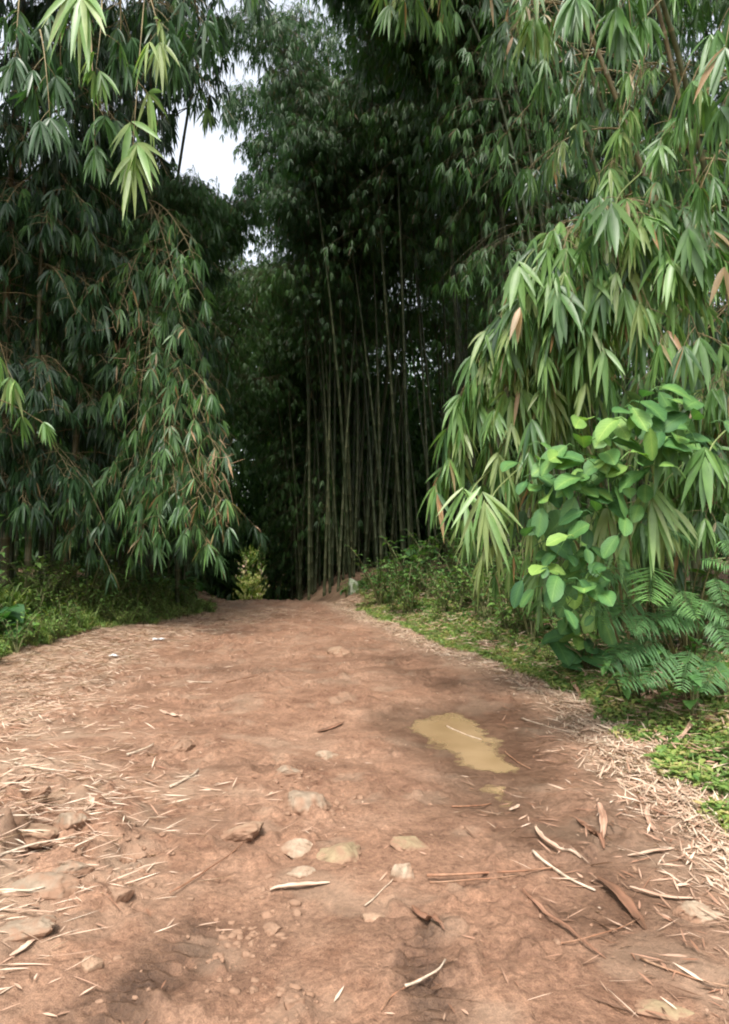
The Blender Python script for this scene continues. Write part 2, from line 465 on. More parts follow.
def stone_mat(name, a, b, soil=(.30, .16, .1), soilamt=.5, moss=None):
    m, nt, N, K = newmat(name)
    out = N.new('ShaderNodeOutputMaterial'); p = N.new('ShaderNodeBsdfPrincipled')
    tc = N.new('ShaderNodeTexCoord'); z = N.new('ShaderNodeTexNoise'); z.inputs['Scale'].default_value = 16; z.inputs['Detail'].default_value = 7; z.inputs['Roughness'].default_value = .65
    K.new(tc.outputs['Object'], z.inputs['Vector'])
    r = ramp(N, [(.3, a), (.7, b)]); K.new(z.outputs['Fac'], r.inputs['Fac'])
    z2 = N.new('ShaderNodeTexNoise'); z2.inputs['Scale'].default_value = 7; z2.inputs['Detail'].default_value = 5; z2.inputs['Distortion'].default_value = .6
    K.new(tc.outputs['Object'], z2.inputs['Vector'])
    r2 = ramp(N, [(.56 - .25 * soilamt, (0, 0, 0)), (.72 - .25 * soilamt, (1, 1, 1))]); K.new(z2.outputs['Fac'], r2.inputs['Fac'])
    mx = N.new('ShaderNodeMath'); mx.operation = 'MAXIMUM'; at_ = attr(N, 'tint'); K.new(at_.outputs['Fac'], mx.inputs[0]); K.new(r2.outputs['Color'], mx.inputs[1])
    x = N.new('ShaderNodeMix'); x.data_type = 'RGBA'; K.new(mx.outputs[0], x.inputs['Factor']); K.new(r.outputs['Color'], x.inputs['A']); x.inputs['B'].default_value = (*(moss or soil), 1)
    K.new(x.outputs['Result'], p.inputs['Base Color']); p.inputs['Roughness'].default_value = .8; p.inputs['Specular IOR Level'].default_value = .3
    bm = N.new('ShaderNodeBump'); bm.inputs['Strength'].default_value = .6; bm.inputs['Distance'].default_value = .01
    z3 = N.new('ShaderNodeTexNoise'); z3.inputs['Scale'].default_value = 45; z3.inputs['Detail'].default_value = 6
    K.new(tc.outputs['Object'], z3.inputs['Vector']); K.new(z3.outputs['Fac'], bm.inputs['Height']); K.new(bm.outputs['Normal'], p.inputs['Normal'])
    K.new(p.outputs['BSDF'], out.inputs['Surface'])
    return m

M_STONE = {
    'tan': stone_mat('tan_stone', (.19, .12, .075), (.30, .205, .135), soil=(.21, .122, .076), soilamt=.45),
    'grey': stone_mat('grey_stone', (.15, .11, .075), (.27, .205, .145), soil=(.21, .122, .076), soilamt=.5),
    'olive': stone_mat('olive_stone', (.17, .125, .07), (.26, .195, .115), soil=(.21, .122, .076), soilamt=.45),
    'pale': stone_mat('pale_stone', (.21, .15, .10), (.34, .265, .19), soil=(.21, .122, .076), soilamt=.4),
    'clod': stone_mat('clay_clod', (.15, .088, .055), (.25, .16, .105), soil=(.21, .122, .076), soilamt=.5),
    'mossy': stone_mat('mossy_stone', (.25, .27, .2), (.4, .42, .33), moss=(.1, .15, .05), soilamt=.5),
}

def simple_mat(name, col, rough=.5, spec=.5):
    m, nt, N, K = newmat(name)
    out = N.new('ShaderNodeOutputMaterial'); p = N.new('ShaderNodeBsdfPrincipled')
    tc = N.new('ShaderNodeTexCoord'); z = N.new('ShaderNodeTexNoise'); z.inputs['Scale'].default_value = 5; z.inputs['Detail'].default_value = 4
    K.new(tc.outputs['Object'], z.inputs['Vector'])
    r = ramp(N, [(.3, tuple(c * .82 for c in col)), (.7, tuple(min(1, c * 1.15) for c in col))]); K.new(z.outputs['Fac'], r.inputs['Fac'])
    K.new(r.outputs['Color'], p.inputs['Base Color']); p.inputs['Roughness'].default_value = rough; p.inputs['Specular IOR Level'].default_value = spec
    K.new(p.outputs['BSDF'], out.inputs['Surface'])
    return m

def water_mat():
    m, nt, N, K = newmat('muddy_water')
    out = N.new('ShaderNodeOutputMaterial'); p = N.new('ShaderNodeBsdfPrincipled'); t = N.new('ShaderNodeBsdfTransparent'); mx = N.new('ShaderNodeMixShader')
    tc = N.new('ShaderNodeTexCoord'); z = N.new('ShaderNodeTexNoise'); z.inputs['Scale'].default_value = 2.2; z.inputs['Detail'].default_value = 4
    K.new(tc.outputs['Object'], z.inputs['Vector'])
    r = ramp(N, [(.3, (.225, .15, .076)), (.7, (.31, .215, .118))]); K.new(z.outputs['Fac'], r.inputs['Fac']); K.new(r.outputs['Color'], p.inputs['Base Color'])
    p.inputs['Roughness'].default_value = .06; p.inputs['Specular IOR Level'].default_value = .5
    a = attr(N, 'tint'); r2 = ramp(N, [(0, (.3, .3, .3)), (.3, (.93, .93, .93)), (1, (1, 1, 1))]); K.new(a.outputs['Fac'], r2.inputs['Fac'])
    K.new(r2.outputs['Color'], mx.inputs['Fac']); K.new(t.outputs['BSDF'], mx.inputs[1]); K.new(p.outputs['BSDF'], mx.inputs[2]); K.new(mx.outputs['Shader'], out.inputs['Surface'])
    return m
M_WATER = water_mat()
M_PLASTIC = simple_mat('white_scrap', (.75, .77, .78), .4)

# ------------------------------------------------------------------ setting: ground, road, puddle
def grid_mesh(name, X, Y, Z, mat, extra=None):
    g = Geo(); ny, nx = X.shape
    i = np.arange(ny - 1)[:, None] * nx; j = np.arange(nx - 1)[None]
    q = np.stack([i + j, i + j + 1, i + nx + j + 1, i + nx + j], -1).reshape(-1, 4)
    g.add(np.stack([X, Y, Z], -1).reshape(-1, 3), q)
    return tag(g.obj(name, mat, extra=extra), kind='structure')

xs = np.concatenate([-np.geomspace(500, 9, 40), np.linspace(-8.8, 8.8, 240), np.geomspace(9, 500, 40)])
ys = np.concatenate([-np.geomspace(500, 8.2, 30), np.linspace(-8, 2, 40), np.linspace(2.06, 24, 300), np.linspace(24.2, 60, 120), np.geomspace(61, 700, 50)])
X, Y = np.meshgrid(xs, ys)
grid_mesh('ground', X, Y, GD(X, Y), M_SOIL)

ry = np.concatenate([np.linspace(-8, 1.1, 30), np.geomspace(1.2, 48, 720)])
rt = np.linspace(0, 1, 460)
L_, R__ = edges(ry)
X = (L_ - .9)[:, None] + ((R__ - L_ + 1.7)[:, None]) * rt[None]
Y = np.repeat(ry[:, None], len(rt), 1)
Z = RD(X, Y)
e = edge_e(X, Y)
sd = np.minimum(poly_sd(PUD, X, Y), poly_sd(PUD2, X, Y))
l0, r0 = edges(Y)
damp = (1 - sstep(0.05, .55, sd + .18 * fbm(X, Y, .5, 3, 131))) * .8
trk = np.exp(-((X - (r0 - .85)) / .62) ** 2) * sstep(2.0, 3.6, Y) * (1 - sstep(9, 14, Y)) * sstep(-.2, .35, fbm(X, Y, .9, 3, 133))
damp = np.maximum(damp, .72 * trk)
for (u, v, du, w, ln, st) in ((150, 975, .35, .16, .5, 1), (428, 985, -.05, .13, .5, 1)):
    p = TYRE[(u, v)]
    q = X - p[0] - du * (Y - p[1])
    damp = np.maximum(damp, st * np.exp(-np.abs(q / w) ** 3) * (1 - sstep(.15, ln + .1, Y - p[1] + .25 * fbm(X, Y, .3, 3, 138))) * sstep(-1.2, .2, fbm(X, Y, .12, 3, 137)))
damp = np.maximum(damp, .35 * sstep(.15, .6, fbm(X, Y, .7, 4, 139)))
mnd = np.exp(-(((X - MOUND[0]) / .75) ** 2 + ((Y - MOUND[1]) / 1.2) ** 2))
pale = np.clip(.55 * (1 - sstep(.1, .8, e)) + .8 * mnd * sstep(-.2, .3, fbm(X, Y, .4, 3, 141)) + .6 * sstep(0, 1.0, (l0 + 2.2) - X) * sstep(-.3, .3, fbm(X, Y, .5, 3, 143)) + .35 * sstep(.2, .6, fbm(X, Y, .45, 3, 145)), 0, .85)
grid_mesh('dirt_road', X, Y, Z, M_ROAD, {'damp': damp.ravel(), 'pale': pale.ravel()})

def water(name, poly, label, dz=0.0):
    lo, hi = poly.min(0) - .25, poly.max(0) + .25
    n = 110
    a, b = np.meshgrid(np.linspace(lo[0], hi[0], n), np.linspace(lo[1], hi[1], n))
    dep = PUDZ + dz - RD(a, b); sd = poly_sd(poly, a, b)
    ok = (sd < .24) & (dep > -.012)
    i, j = np.meshgrid(np.arange(n - 1), np.arange(n - 1), indexing='ij')
    keep = ok[:-1, :-1] & ok[1:, :-1] & ok[:-1, 1:] & ok[1:, 1:]
    q = np.stack([i * n + j, i * n + j + 1, (i + 1) * n + j + 1, (i + 1) * n + j], -1)[keep]
    use, inv = np.unique(q, return_inverse=True)
    v = np.stack([a, b, np.full_like(a, PUDZ + dz)], -1).reshape(-1, 3)[use]
    g = Geo(); g.add(v, inv.reshape(-1, 4), None, np.clip(dep.ravel()[use] / .02, 0, 1))
    return tag(g.obj(name, M_WATER), label, 'puddle', kind='structure')
water('puddle', PUD, 'muddy yellow brown puddle lying in the red road')
water('puddle', PUD2, 'tiny muddy puddle beside the tip of the larger puddle', -.003)

# ------------------------------------------------------------------ bamboo
def culm(parent, pts, r0, r1, tint, sides=8, node=.38):
    pts = np.asarray(pts, float)
    seg = np.linalg.norm(np.diff(pts, axis=0), axis=1); s = np.concatenate([[0], np.cumsum(seg)])
    # smooth dense resampling
    n = max(4, int(s[-1] / node))
    q, rr, tt = [], [], []
    def at(d): return np.array([np.interp(d, s, pts[:, k]) for k in range(3)])
    for i in range(n):
        d0 = s[-1] * i / n
        r = r0 + (r1 - r0) * (i / n) ** 1.2
        tj = tint + rng.normal(0, .04)
        q += [at(d0), at(d0 + .022), at(d0 + .05)]; rr += [r * 1.02, r * 1.16, r * .98]; tt += [tj - .1, min(1, tj + .28), tj]
        q += [at(d0 + node * .55)]; rr += [r * .97]; tt += [tj]
    q.append(at(s[-1])); rr.append(r1 * .5); tt.append(tint)
    g = Geo(); tube(g, q, rr, sides, np.clip(tt, 0, 1))
    return g.obj('culm', M_CULM, parent)

def smooth_path(ctrl, n=40):
    """Catmull-Rom through the control points"""
    c = np.asarray(ctrl, float); c = np.concatenate([[2 * c[0] - c[1]], c, [2 * c[-1] - c[-2]]])
    out = []
    m = len(c) - 3
    for i in range(m):
        for t in np.linspace(0, 1, max(2, n // m), endpoint=False):
            p0, p1, p2, p3 = c[i:i + 4]
            out.append(.5 * ((2 * p1) + (-p0 + p2) * t + (2 * p0 - 5 * p1 + 4 * p2 - p3) * t * t + (-p0 + 3 * p1 - 3 * p2 + p3) * t ** 3))
    out.append(c[-2])
    return np.array(out)

def add_branch(root, p0, p1, arch, nf, L, tint, tpl=T_MID, dry=.03, label=None, **k):
    o = np.array(root.location)
    gt, gl, lb = Geo(), Geo(), LB()
    leafy_branch(gt, lb, np.asarray(p0) - o, np.asarray(p1) - o, arch, nf, L, tint, **k)
    lb.dry(dry).emit(gl, tpl)
    b = gt.obj('branch', M_TWIG, root)
    f = gl.obj('foliage', M_BAMBOO, b)
    if label: f['label'] = label
    return b

def near_bamboo(ctrl, r0, label, tint, group, nb, hr, bias, blen, L, ltint, nf=14, arch=(.2, .7), fall=(.4, 1.5), tpl=T_MID, dry=.03, culm_top=.012, **kw):
    """one bamboo: jointed culm and leafy branches, each branch with its foliage"""
    ctrl = np.asarray(ctrl, float)
    root = empty('bamboo', ctrl[0], label, 'bamboo', group)
    path = smooth_path(ctrl)
    culm(root, path - ctrl[0], r0, culm_top, tint, 9)
    zs = path[:, 2]
    for k in range(nb):
        i = int(np.clip(np.searchsorted(np.maximum.accumulate(zs), rng.uniform(*hr)), 0, len(path) - 1))
        if hr[1] > 50: i = int(len(path) * rng.uniform(.3, .99))
        p0 = path[min(i, len(path) - 1)]
        d = nrm(np.array([*(rng.normal(0, .75, 2) + np.asarray(bias)), 0.0]))
        ln = rng.uniform(*blen)
        p1 = p0 + d * ln + DOWN * rng.uniform(*fall) * ln * .6
        if (in_gap(p1) or in_gap((p0 + p1) / 2)) and rng.random() < .9: continue
        add_branch(root, p0, p1, rng.uniform(*arch) * ln * .6, nf, L, ltint, tpl, dry, **kw)
    return root

# ---- tall bamboo kinds for the stands farther off (local coordinates, leaning to +x)
def far_kind(h, lean, crown0, nfan, L, tint, tpl, r0=.05, spread=1.7, sides=6):
    ctrl = [(0, 0, -.4), (lean * .06, 0, h * .35), (lean * .3, 0, h * .7), (lean * .75, 0, h * .93), (lean * 1.25, 0, h * .97)]
    path = smooth_path(ctrl, 32)
    gl, lb = Geo(), LB()
    gt = gl
    root = bpy.data.objects.new('bamboo', None); COL.objects.link(root)
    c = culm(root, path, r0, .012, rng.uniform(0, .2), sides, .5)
    n = len(path)
    nb = nfan // 7
    for k in range(nb):
        t = crown0 + (1 - crown0) * rng.random() ** .8
        p0 = path[min(n - 1, int(t * n))]
        az = rng.uniform(0, 2 * PI)
        ln = rng.uniform(.6, 1) * spread * (1.15 - .55 * t)
        p1 = p0 + np.array([math.cos(az), math.sin(az), 0]) * ln + DOWN * rng.uniform(.1, .8) * ln
        leafy_branch(gt, lb, p0, p1, .3 * ln, 6, L, tint, .008, (4, 8), (.15, .55), .2, (.2, .6), 3)
    for k in range(len(gl.a)): gl.a[k] = np.full(len(gl.a[k]), .86)
    lb.dry(.02).emit(gl, tpl, .2)
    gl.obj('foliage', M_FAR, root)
    return root

kinds = [far_kind(*a) for a in (
    (15, 2.6, .4, 960, 0.27, .45, T_MID), (13.5, 3.6, .3, 900, 0.25, .5, T_MID), (16, 1.8, .45, 960, 0.27, .35, T_MID),
    (12, 2.2, .2, 900, 0.25, .5, T_MID), (14.5, 3.2, .42, 1020, 0.27, .35, T_MID), (10.5, 2.8, .12, 840, 0.25, .55, T_MID),
    (15.5, 1.2, .5, 840, 0.27, .35, T_MID), (8.5, 2.6, .06, 780, 0.24, .45, T_MID))]
used = [False] * len(kinds)
KH = [(15.2, 2.6), (13.8, 3.6), (16, 1.8), (12.3, 2.2), (14.8, 3.2), (10.8, 2.8), (15.6, 1.2), (8.8, 2.6)]

def place_far(k, x, y, az, label, group, s=1.0):
    if used[k]: o = copy_tree(kinds[k])
    else: o = kinds[k]; used[k] = True
    o.location = (x, y, float(GD(x, y)) - .02); tl = .065 if y > 18 else .02
    o.rotation_euler = (rng.normal(0, tl), rng.normal(0, tl), az)
    o.scale = (s, s, s)
    tag(o, label, 'bamboo', group)
    return o

def scatter_far(n, box, label, group, ks, lean_to, mind=.35, s=(.85, 1.12), poly=None):
    pts = []
    tries = 0
    while len(pts) < n and tries < 6000:
        tries += 1
        x, y = rng.uniform(box[0], box[1]), rng.uniform(box[2], box[3])
        l, r = edges(y)
        if l - .5 < x < r + .5: continue
        if poly and not poly(x, y): continue
        if any((x - a) ** 2 + (y - b) ** 2 < mind ** 2 for a, b in pts): continue
        pts.append((x, y))
        az = math.atan2(lean_to[1] - y, lean_to[0] - x) + rng.normal(0, .7)
        k = int(rng.choice(ks)); sc = rng.uniform(*s); hk, lk = KH[k]
        us = [U0 + F * (x + math.cos(az) * lk * q + e) / y for q in (.5, 1.2) for e in (-1.0, 1.0)]
        if min(us) < 250 and max(us) > 160: sc = min(sc, ((545 - 205) / F * y + 1.5) / hk)
        if sc < .5: continue
        place_far(k, x, y, az, label, group, sc)

def seen_u(u0, u1):
    return lambda x, y: u0 < U0 + F * x / y < u1

# end of the road: tight stand right of the gap
scatter_far(26, (-2.4, 0.6, 22.5, 27), 'slender dark bamboo in the tight cluster right of the gap where the road ends', 'bamboos clustered right of the road gap', [0, 2, 6, 4], (-2, 20), .22)
scatter_far(30, (0.2, 4.5, 19.5, 27), 'tall bare stemmed bamboo in the stand beyond the broad leaved bank plant', 'bamboos of the tall stand behind the right bank', [0, 2, 6, 4], (0, 17), .28)
scatter_far(14, (-8.2, -4.9, 17, 25), 'dark bamboo stem just left of the gap where the road ends', 'bamboos left of the road gap', [2, 6, 0, 4], (-3, 21), .3)
scatter_far(26, (3.2, 10, 11.5, 21), 'bamboo of the dense dark wall behind the right verge', 'bamboos of the dark wall behind the right verge', [1, 3, 5, 4], (2, 15), .5)
scatter_far(22, (-13, -6.6, 14.5, 24), 'shaded bamboo deep behind the front stems of the left clump', 'bamboos deep in the left thicket', [1, 3, 5, 7, 4], (-4, 14), .5)
scatter_far(44, (-18, 16, 29, 39), 'far bamboo in the dark back row beyond the end of the road', 'bamboos of the far back row', [0, 1, 3, 4, 5, 7], (-2, 20), .7, (.8, 1.1), lambda x, y: not (232 < U0 + F * x / y < 272))
scatter_far(12, (-9, -1.5, 27, 33), 'low leafy bamboo nodding over the dark end of the road', 'low bamboos nodding over the road end', [7, 5], (-4.3, 29), .5, (.85, 1.1), lambda x, y: not (232 < U0 + F * x / y < 272))
scatter_far(16, (-7.5, 0.5, 24, 31), 'leafy bamboo hanging into the darkest part at the end of the road', 'leafy bamboos in the darkest part', [7, 5, 3], (-3.2, 25), .4, (.85, 1.1), lambda x, y: not (234 < U0 + F * x / y < 270))
scatter_far(16, (5, 12, 4.5, 12), 'shaded bamboo behind the bright drooping mass on the right', 'bamboos behind the bright right mass', [1, 3, 5, 7], (4, 3), .7, (.7, 1.0), lambda x, y: x > 4.2 + .12 * y)
scatter_far(14, (-14, -7.5, 8, 14.5), 'bamboo at the shaded left border behind the front stems', 'bamboos at the left border', [1, 3, 5, 4], (-5, 8), .6, (.8, 1.0))

scatter_far(10, (3.0, 6.0, 13.5, 18.5), 'tall bamboo leaning over the far end of the road from the right', 'bamboos leaning over the road from the right', [1, 4, 0], (-3, 17), .5, (.95, 1.1))
scatter_far(26, (-1, 9, 27, 34), 'bushy low bamboo behind the bare stems right of the road end', 'low bamboos behind the bare stems', [3, 5, 7], (0, 20), .5, (.8, 1.1))
scatter_far(18, (-10, -5.4, 7.2, 12.5), 'tall bamboo added out of view at the far left, its crown shading the left side', 'tall bamboos added to shade the left side', [0, 2, 6, 4], (-1, 8), .6, (.95, 1.1), lambda x, y: x < -.5 * y - .8 or x < -8)  # rooted out of view, added so the crowns shade the left foliage
scatter_far(12, (-7.5, -4.6, 13.5, 20), 'tall bamboo leaning over the far end of the road from the left', 'bamboos leaning over the road from the left', [0, 4, 2], (0, 17), .5, (.95, 1.05))
for k_, x_, y_, az_ in ((6, -1.7, 24, 3.1), (2, -1.0, 24.6, 3.0), (6, -1.2, 23.4, 2.6), (2, -.4, 22.6, 3.3)):
    place_far(k_, x_, y_, az_, 'tall bamboo with its crown at the right side of the sky opening', 'bamboos at the right of the sky opening', 1.0)
scatter_far(5, (4.2, 8, 14, 21), 'tall dark bamboo in the gloom above the right bank', 'tall bamboos above the right bank', [4, 1, 0], (0, 16), .5, (.95, 1.1))
for k_, x_, y_, az_ in ((1, 3.4, 13.6, 3.1), (4, 4.0, 14.6, 3.0), (4, 3.6, 16.2, 3.1), (4, 2.9, 16.8, 3.3)):
    place_far(k_, x_, y_, az_, 'bamboo whose crown arches over the middle of the road ahead', 'bamboos arching over the middle of the road', rng.uniform(.95, 1.05))
for k_, x_, y_, az_, s_ in ((6, -6.1, 11.2, .1, 1.3), (6, -6.5, 12.6, 0, 1.32), (2, -6.9, 13.6, -.1, 1.2), (6, -6.4, 12, .2, 1.36), (2, -7.2, 14.4, 0, 1.2)):  # crowns above the view, added to cast shade on the road crest
    place_far(k_, x_, y_, az_, 'tall bamboo added out of view on the left bank to shade the far road', 'tall bamboos added to shade the far road', s_)
# ---- left clump: stems one can tell apart
LG = 'front bamboos of the left clump'
left = [
    ((6, 548, 12.4), (8, 250, 12.3), (30, -60, 11.6), .075, 'thick yellowish bamboo stem at the outermost edge of the left clump', .75),
    ((27, 548, 12.0), (36, 385, 12.0), (52, 90, 11.6), .055, 'yellow green bamboo stem with a bright base above the weeds', .62),
    ((60, 555, 12.8), (81, 360, 12.7), (72, 160, 12.6), .062, 'grey brown bamboo stem bowed across the middle of the left clump', .85),
    ((40, 545, 13.5), (48, 360, 13.4), (44, 60, 13.0), .05, 'dull green upright bamboo between the yellow and the bowed stem', .3),
    ((88, 552, 13.8), (104, 330, 13.6), (140, 40, 13.0), .055, 'dark bamboo leaning right behind the drooping leaf curtain', .35),
    ((120, 556, 14.2), (118, 340, 14.0), (165, 60, 13.2), .05, 'dark bamboo in the middle of the leaf curtain', .25),
    ((150, 560, 14.6), (158, 340, 14.4), (198, 60, 13.6), .05, 'dark bamboo leaning toward the bright sky gap', .25),
    ((178, 562, 15.2), (172, 380, 15.0), (150, 100, 14.6), .05, 'bamboo behind the right end of the leaf curtain', .3),
    ((-20, 545, 12.0), (-18, 250, 12.0), (0, -80, 11.2), .07, 'bamboo at the left border with long pale twig reaching in', .6),
]
for i, (b, m, t, r, lab, ti) in enumerate(left):
    K_ = 1.13
    p0, p1, p2 = P(b[0], b[1], b[2] * K_), P(m[0], m[1], m[2] * K_), P(t[0], t[1], t[2] * K_)
    r *= 1.05; ti = ti * .7
    p0[2] = float(GD(p0[0], p0[1])) - .05
    up = nrm(p2 - p1)
    p3 = p2 + up * 2.2 + np.array([.7, -.5, -.2]); p4 = p3 + np.array([1.0, -.9, -.35])
    near_bamboo([p0, p1, p2, p3, p4], r, lab, ti, LG, 54 if i != 8 else 20, (2.2, 13), (.5, -.6), (.8, 1.9), .34, .2, 14, tintj=.14, dry=.006)

# the drooping curtain at the right end of the left clump
cur = near_bamboo([P(140, 556, 14.4), P(150, 330, 14.2), P(152, 130, 13.8), P(150, 10, 13.2), P(170, -60, 12.6)], .05,
    'bamboo whose drooping leafy curtain hangs down to the weeds by the road', .4, LG, 8, (5, 11), (.5, -.8), (.9, 1.8), .3, .4)
for (u0, v0, u1, v1, Y1, dry) in (
    (140, 300, 120, 395, 12.2, .03), (145, 290, 150, 370, 12.0, .03), (150, 260, 185, 330, 11.9, .02), (150, 330, 135, 430, 12.0, .03), (150, 330, 165, 450, 11.8, .03),
    (152, 330, 195, 420, 11.6, .05), (155, 350, 215, 450, 11.6, .3), (150, 380, 150, 490, 11.8, .03), (150, 380, 178, 510, 11.6, .03), (152, 390, 200, 500, 11.5, .08),
    (152, 400, 226, 500, 11.4, .35), (150, 420, 120, 500, 12.2, .04), (150, 430, 160, 535, 11.8, .03), (152, 430, 190, 530, 11.5, .05), (152, 250, 205, 300, 11.6, .02),
    (150, 240, 120, 310, 12.1, .02), (152, 430, 222, 520, 11.4, .3), (150, 440, 100, 480, 12.4, .05), (148, 200, 175, 280, 11.8, .02), (148, 200, 195, 260, 11.5, .02),
    (150, 470, 140, 540, 12.2, .06), (120, 470, 70, 535, 12.4, .1), (150, 360, 212, 395, 11.6, .1), (150, 470, 208, 545, 11.6, .12)):
    add_branch(cur, P(u0, v0, 13.9), P(u1, v1, Y1 * 1.06), 0.45, 20, .35, .42, dry=dry * .7, tintj=.1, tw=(.15, .5))
# dead twigs hanging in the curtain
gtw = Geo()
o = np.array(cur.location)
for k in range(46):
    c = P(rng.normal(213, 12), rng.normal(478, 22), 12.0) if k < 28 else P(rng.normal(128, 9), rng.normal(345, 28), 12.7)
    d = nrm(rng.normal(0, 1, 3) * (1, .6, 1.3)) * rng.uniform(.15, .45)
    tube(gtw, bez(c - o, c + d * .5 + rng.normal(0, .08, 3) - o, c + d - o, np.linspace(0, 1, 6)), np.linspace(.006, .002, 6), 4, .9, False)
tag(gtw.obj('dead_twigs', M_TWIG, cur), 'tangle of bare brown dead twigs')

# overhanging bamboo rooted left of the frame, its pale bunches hang into the top left
ov = near_bamboo([(-5.6, 6.2, float(GD(-5.6, 6.2))), (-5.3, 6.3, 3.4), (-4.4, 6.4, 5.9), (-3.0, 6.5, 6.9), (-1.6, 6.6, 6.9)], .05,
    'bamboo arching in at the top left with pale hanging leaf bunches', .5, None, 0, (3, 6), (.5, 0), (1, 2), .3, .5)
for (u0, v0, u1, v1, Y0, Y1, L, ti, nf, lab) in (
    (60, -50, 82, -2, 6.2, 5.6, .5, .72, 2, 'pale green leaf bunch fanned out at the top'), (150, -60, 132, 160, 6.4, 6.1, .4, .76, 3, 'pale yellow green leaf bunch hanging on a bare twig'),
    (140, -10, 160, 45, 6.3, 6.2, .3, .78, 2, None), (100, -10, 95, 75, 6.3, 6.0, .26, .66, 3, None), (90, 20, 95, 150, 6.4, 6.2, .26, .45, 3, None),
    (40, 30, 50, 120, 6.4, 6.2, .28, .3, 6, None), (20, -10, 15, 60, 6.4, 6.2, .3, .3, 8, None), (-20, 300, 10, 380, 7, 7.4, .3, .68, 2, None), (-25, 395, 45, 425, 7.2, 7.6, .26, .62, 2, None),
    (150, -15, 175, 60, 6.6, 6.9, .28, .3, 9, None), (190, -15, 205, 45, 6.8, 7.2, .28, .3, 9, None), (120, -10, 120, 60, 6.6, 6.8, .28, .28, 9, None), (60, -5, 60, 80, 6.8, 7.0, .28, .26, 9, None)):
    add_branch(ov, P(u0, v0, Y0), P(u1, v1, Y1), .15, nf, L, ti, T_NEAR, 0, lab, t0=.6 if nf < 4 else .2, tw=(.06, .2), tintj=.03, kl=(7, 11), spread=.95, r0=.008)

# ---- right clump
RG = 'bamboos of the right clump'
rightc = [
    (P(742, 600, 8.2), P(705, 330, 8.0), P(650, 190, 7.9), P(588, 30, 7.6), .05, 'light brown bamboo stem slanting left across the upper right', .7),
    (P(770, 600, 8.6), P(735, 330, 8.4), P(695, 170, 8.2), P(650, -20, 7.8), .048, 'brown bamboo stem slanting behind the upper right leaves', .65),
    (P(800, 600, 7.6), P(745, 340, 7.2), P(712, 200, 6.9), P(668, 20, 6.4), .045, 'green bamboo at the right border nodding toward the road', .3),
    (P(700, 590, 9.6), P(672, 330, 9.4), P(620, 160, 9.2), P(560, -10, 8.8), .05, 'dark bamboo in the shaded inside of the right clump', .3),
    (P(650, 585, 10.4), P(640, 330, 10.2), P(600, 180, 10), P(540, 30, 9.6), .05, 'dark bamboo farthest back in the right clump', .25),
]
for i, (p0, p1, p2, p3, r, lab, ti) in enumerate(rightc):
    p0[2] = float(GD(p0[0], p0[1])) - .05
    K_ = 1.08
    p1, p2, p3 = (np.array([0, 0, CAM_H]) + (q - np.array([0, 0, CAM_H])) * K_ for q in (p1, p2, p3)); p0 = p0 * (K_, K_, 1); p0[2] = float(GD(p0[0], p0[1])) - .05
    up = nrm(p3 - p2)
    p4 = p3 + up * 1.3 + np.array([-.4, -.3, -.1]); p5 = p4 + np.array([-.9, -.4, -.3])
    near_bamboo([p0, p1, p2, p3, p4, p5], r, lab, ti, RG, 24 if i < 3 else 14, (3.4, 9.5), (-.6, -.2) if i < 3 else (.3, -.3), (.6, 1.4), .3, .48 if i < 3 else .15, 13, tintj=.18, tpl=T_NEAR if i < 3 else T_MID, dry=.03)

# the arching bamboo with the bright front mass
ctrl = [P(735, 640, 8.4), P(728, 470, 8.2), P(712, 330, 7.9), P(670, 235, 7.3), P(610, 215, 6.8), P(555, 245, 6.5)]
ctrl[0][2] = float(GD(ctrl[0][0], ctrl[0][1])) - .05
front = empty('bamboo', ctrl[0], 'bright drooping bamboo bending low over the right verge with a few orange leaves', 'bamboo', RG)
fp = smooth_path(ctrl, 50); culm(front, fp - ctrl[0], .04, .012, .4, 9)
ends = [(434, 488, 6.3, .62), (446, 432, 6.2, .6), (452, 470, 6.4, .6), (468, 392, 6.1, .6), (486, 340, 6.0, .55), (500, 318, 5.8, .55), (528, 272, 5.6, .6), (520, 300, 5.5, .55), (560, 268, 5.4, .5),
        (545, 345, 5.5, .58), (506, 400, 5.9, .62), (530, 440, 5.8, .6), (478, 520, 6.3, .64), (500, 470, 6.0, .64), (560, 400, 5.4, .56), (590, 330, 5.3, .5), (612, 226, 5.2, .5), (640, 228, 5.1, .55),
        (672, 262, 5.0, .52), (700, 250, 5.0, .55), (725, 262, 4.9, .5), (640, 330, 5.2, .6), (668, 350, 5.0, .55), (610, 380, 5.4, .62), (700, 340, 4.9, .55), (722, 390, 4.4, .5), (690, 440, 4.6, .5), (668, 465, 4.5, .5),
        (700, 400, 4.9, .6), (640, 440, 5.6, .6), (600, 420, 5.7, .6), (655, 520, 4.9, .62), (620, 540, 5.0, .64), (596, 500, 5.6, .62), (560, 480, 5.9, .62), (500, 570, 8.0, .5), (540, 590, 7.4, .45), (470, 540, 8.4, .5), (600, 585, 7.2, .45), (655, 570, 7.2, .5), (530, 520, 6.1, .62), (545, 570, 6.0, .6), (488, 545, 6.3, .7),
        (580, 560, 5.9, .5), (720, 460, 4.8, .55), (705, 520, 5.2, .5), (570, 350, 5.5, .6), (540, 390, 5.6, .64), (625, 290, 5.2, .55), (580, 290, 5.3, .52)]
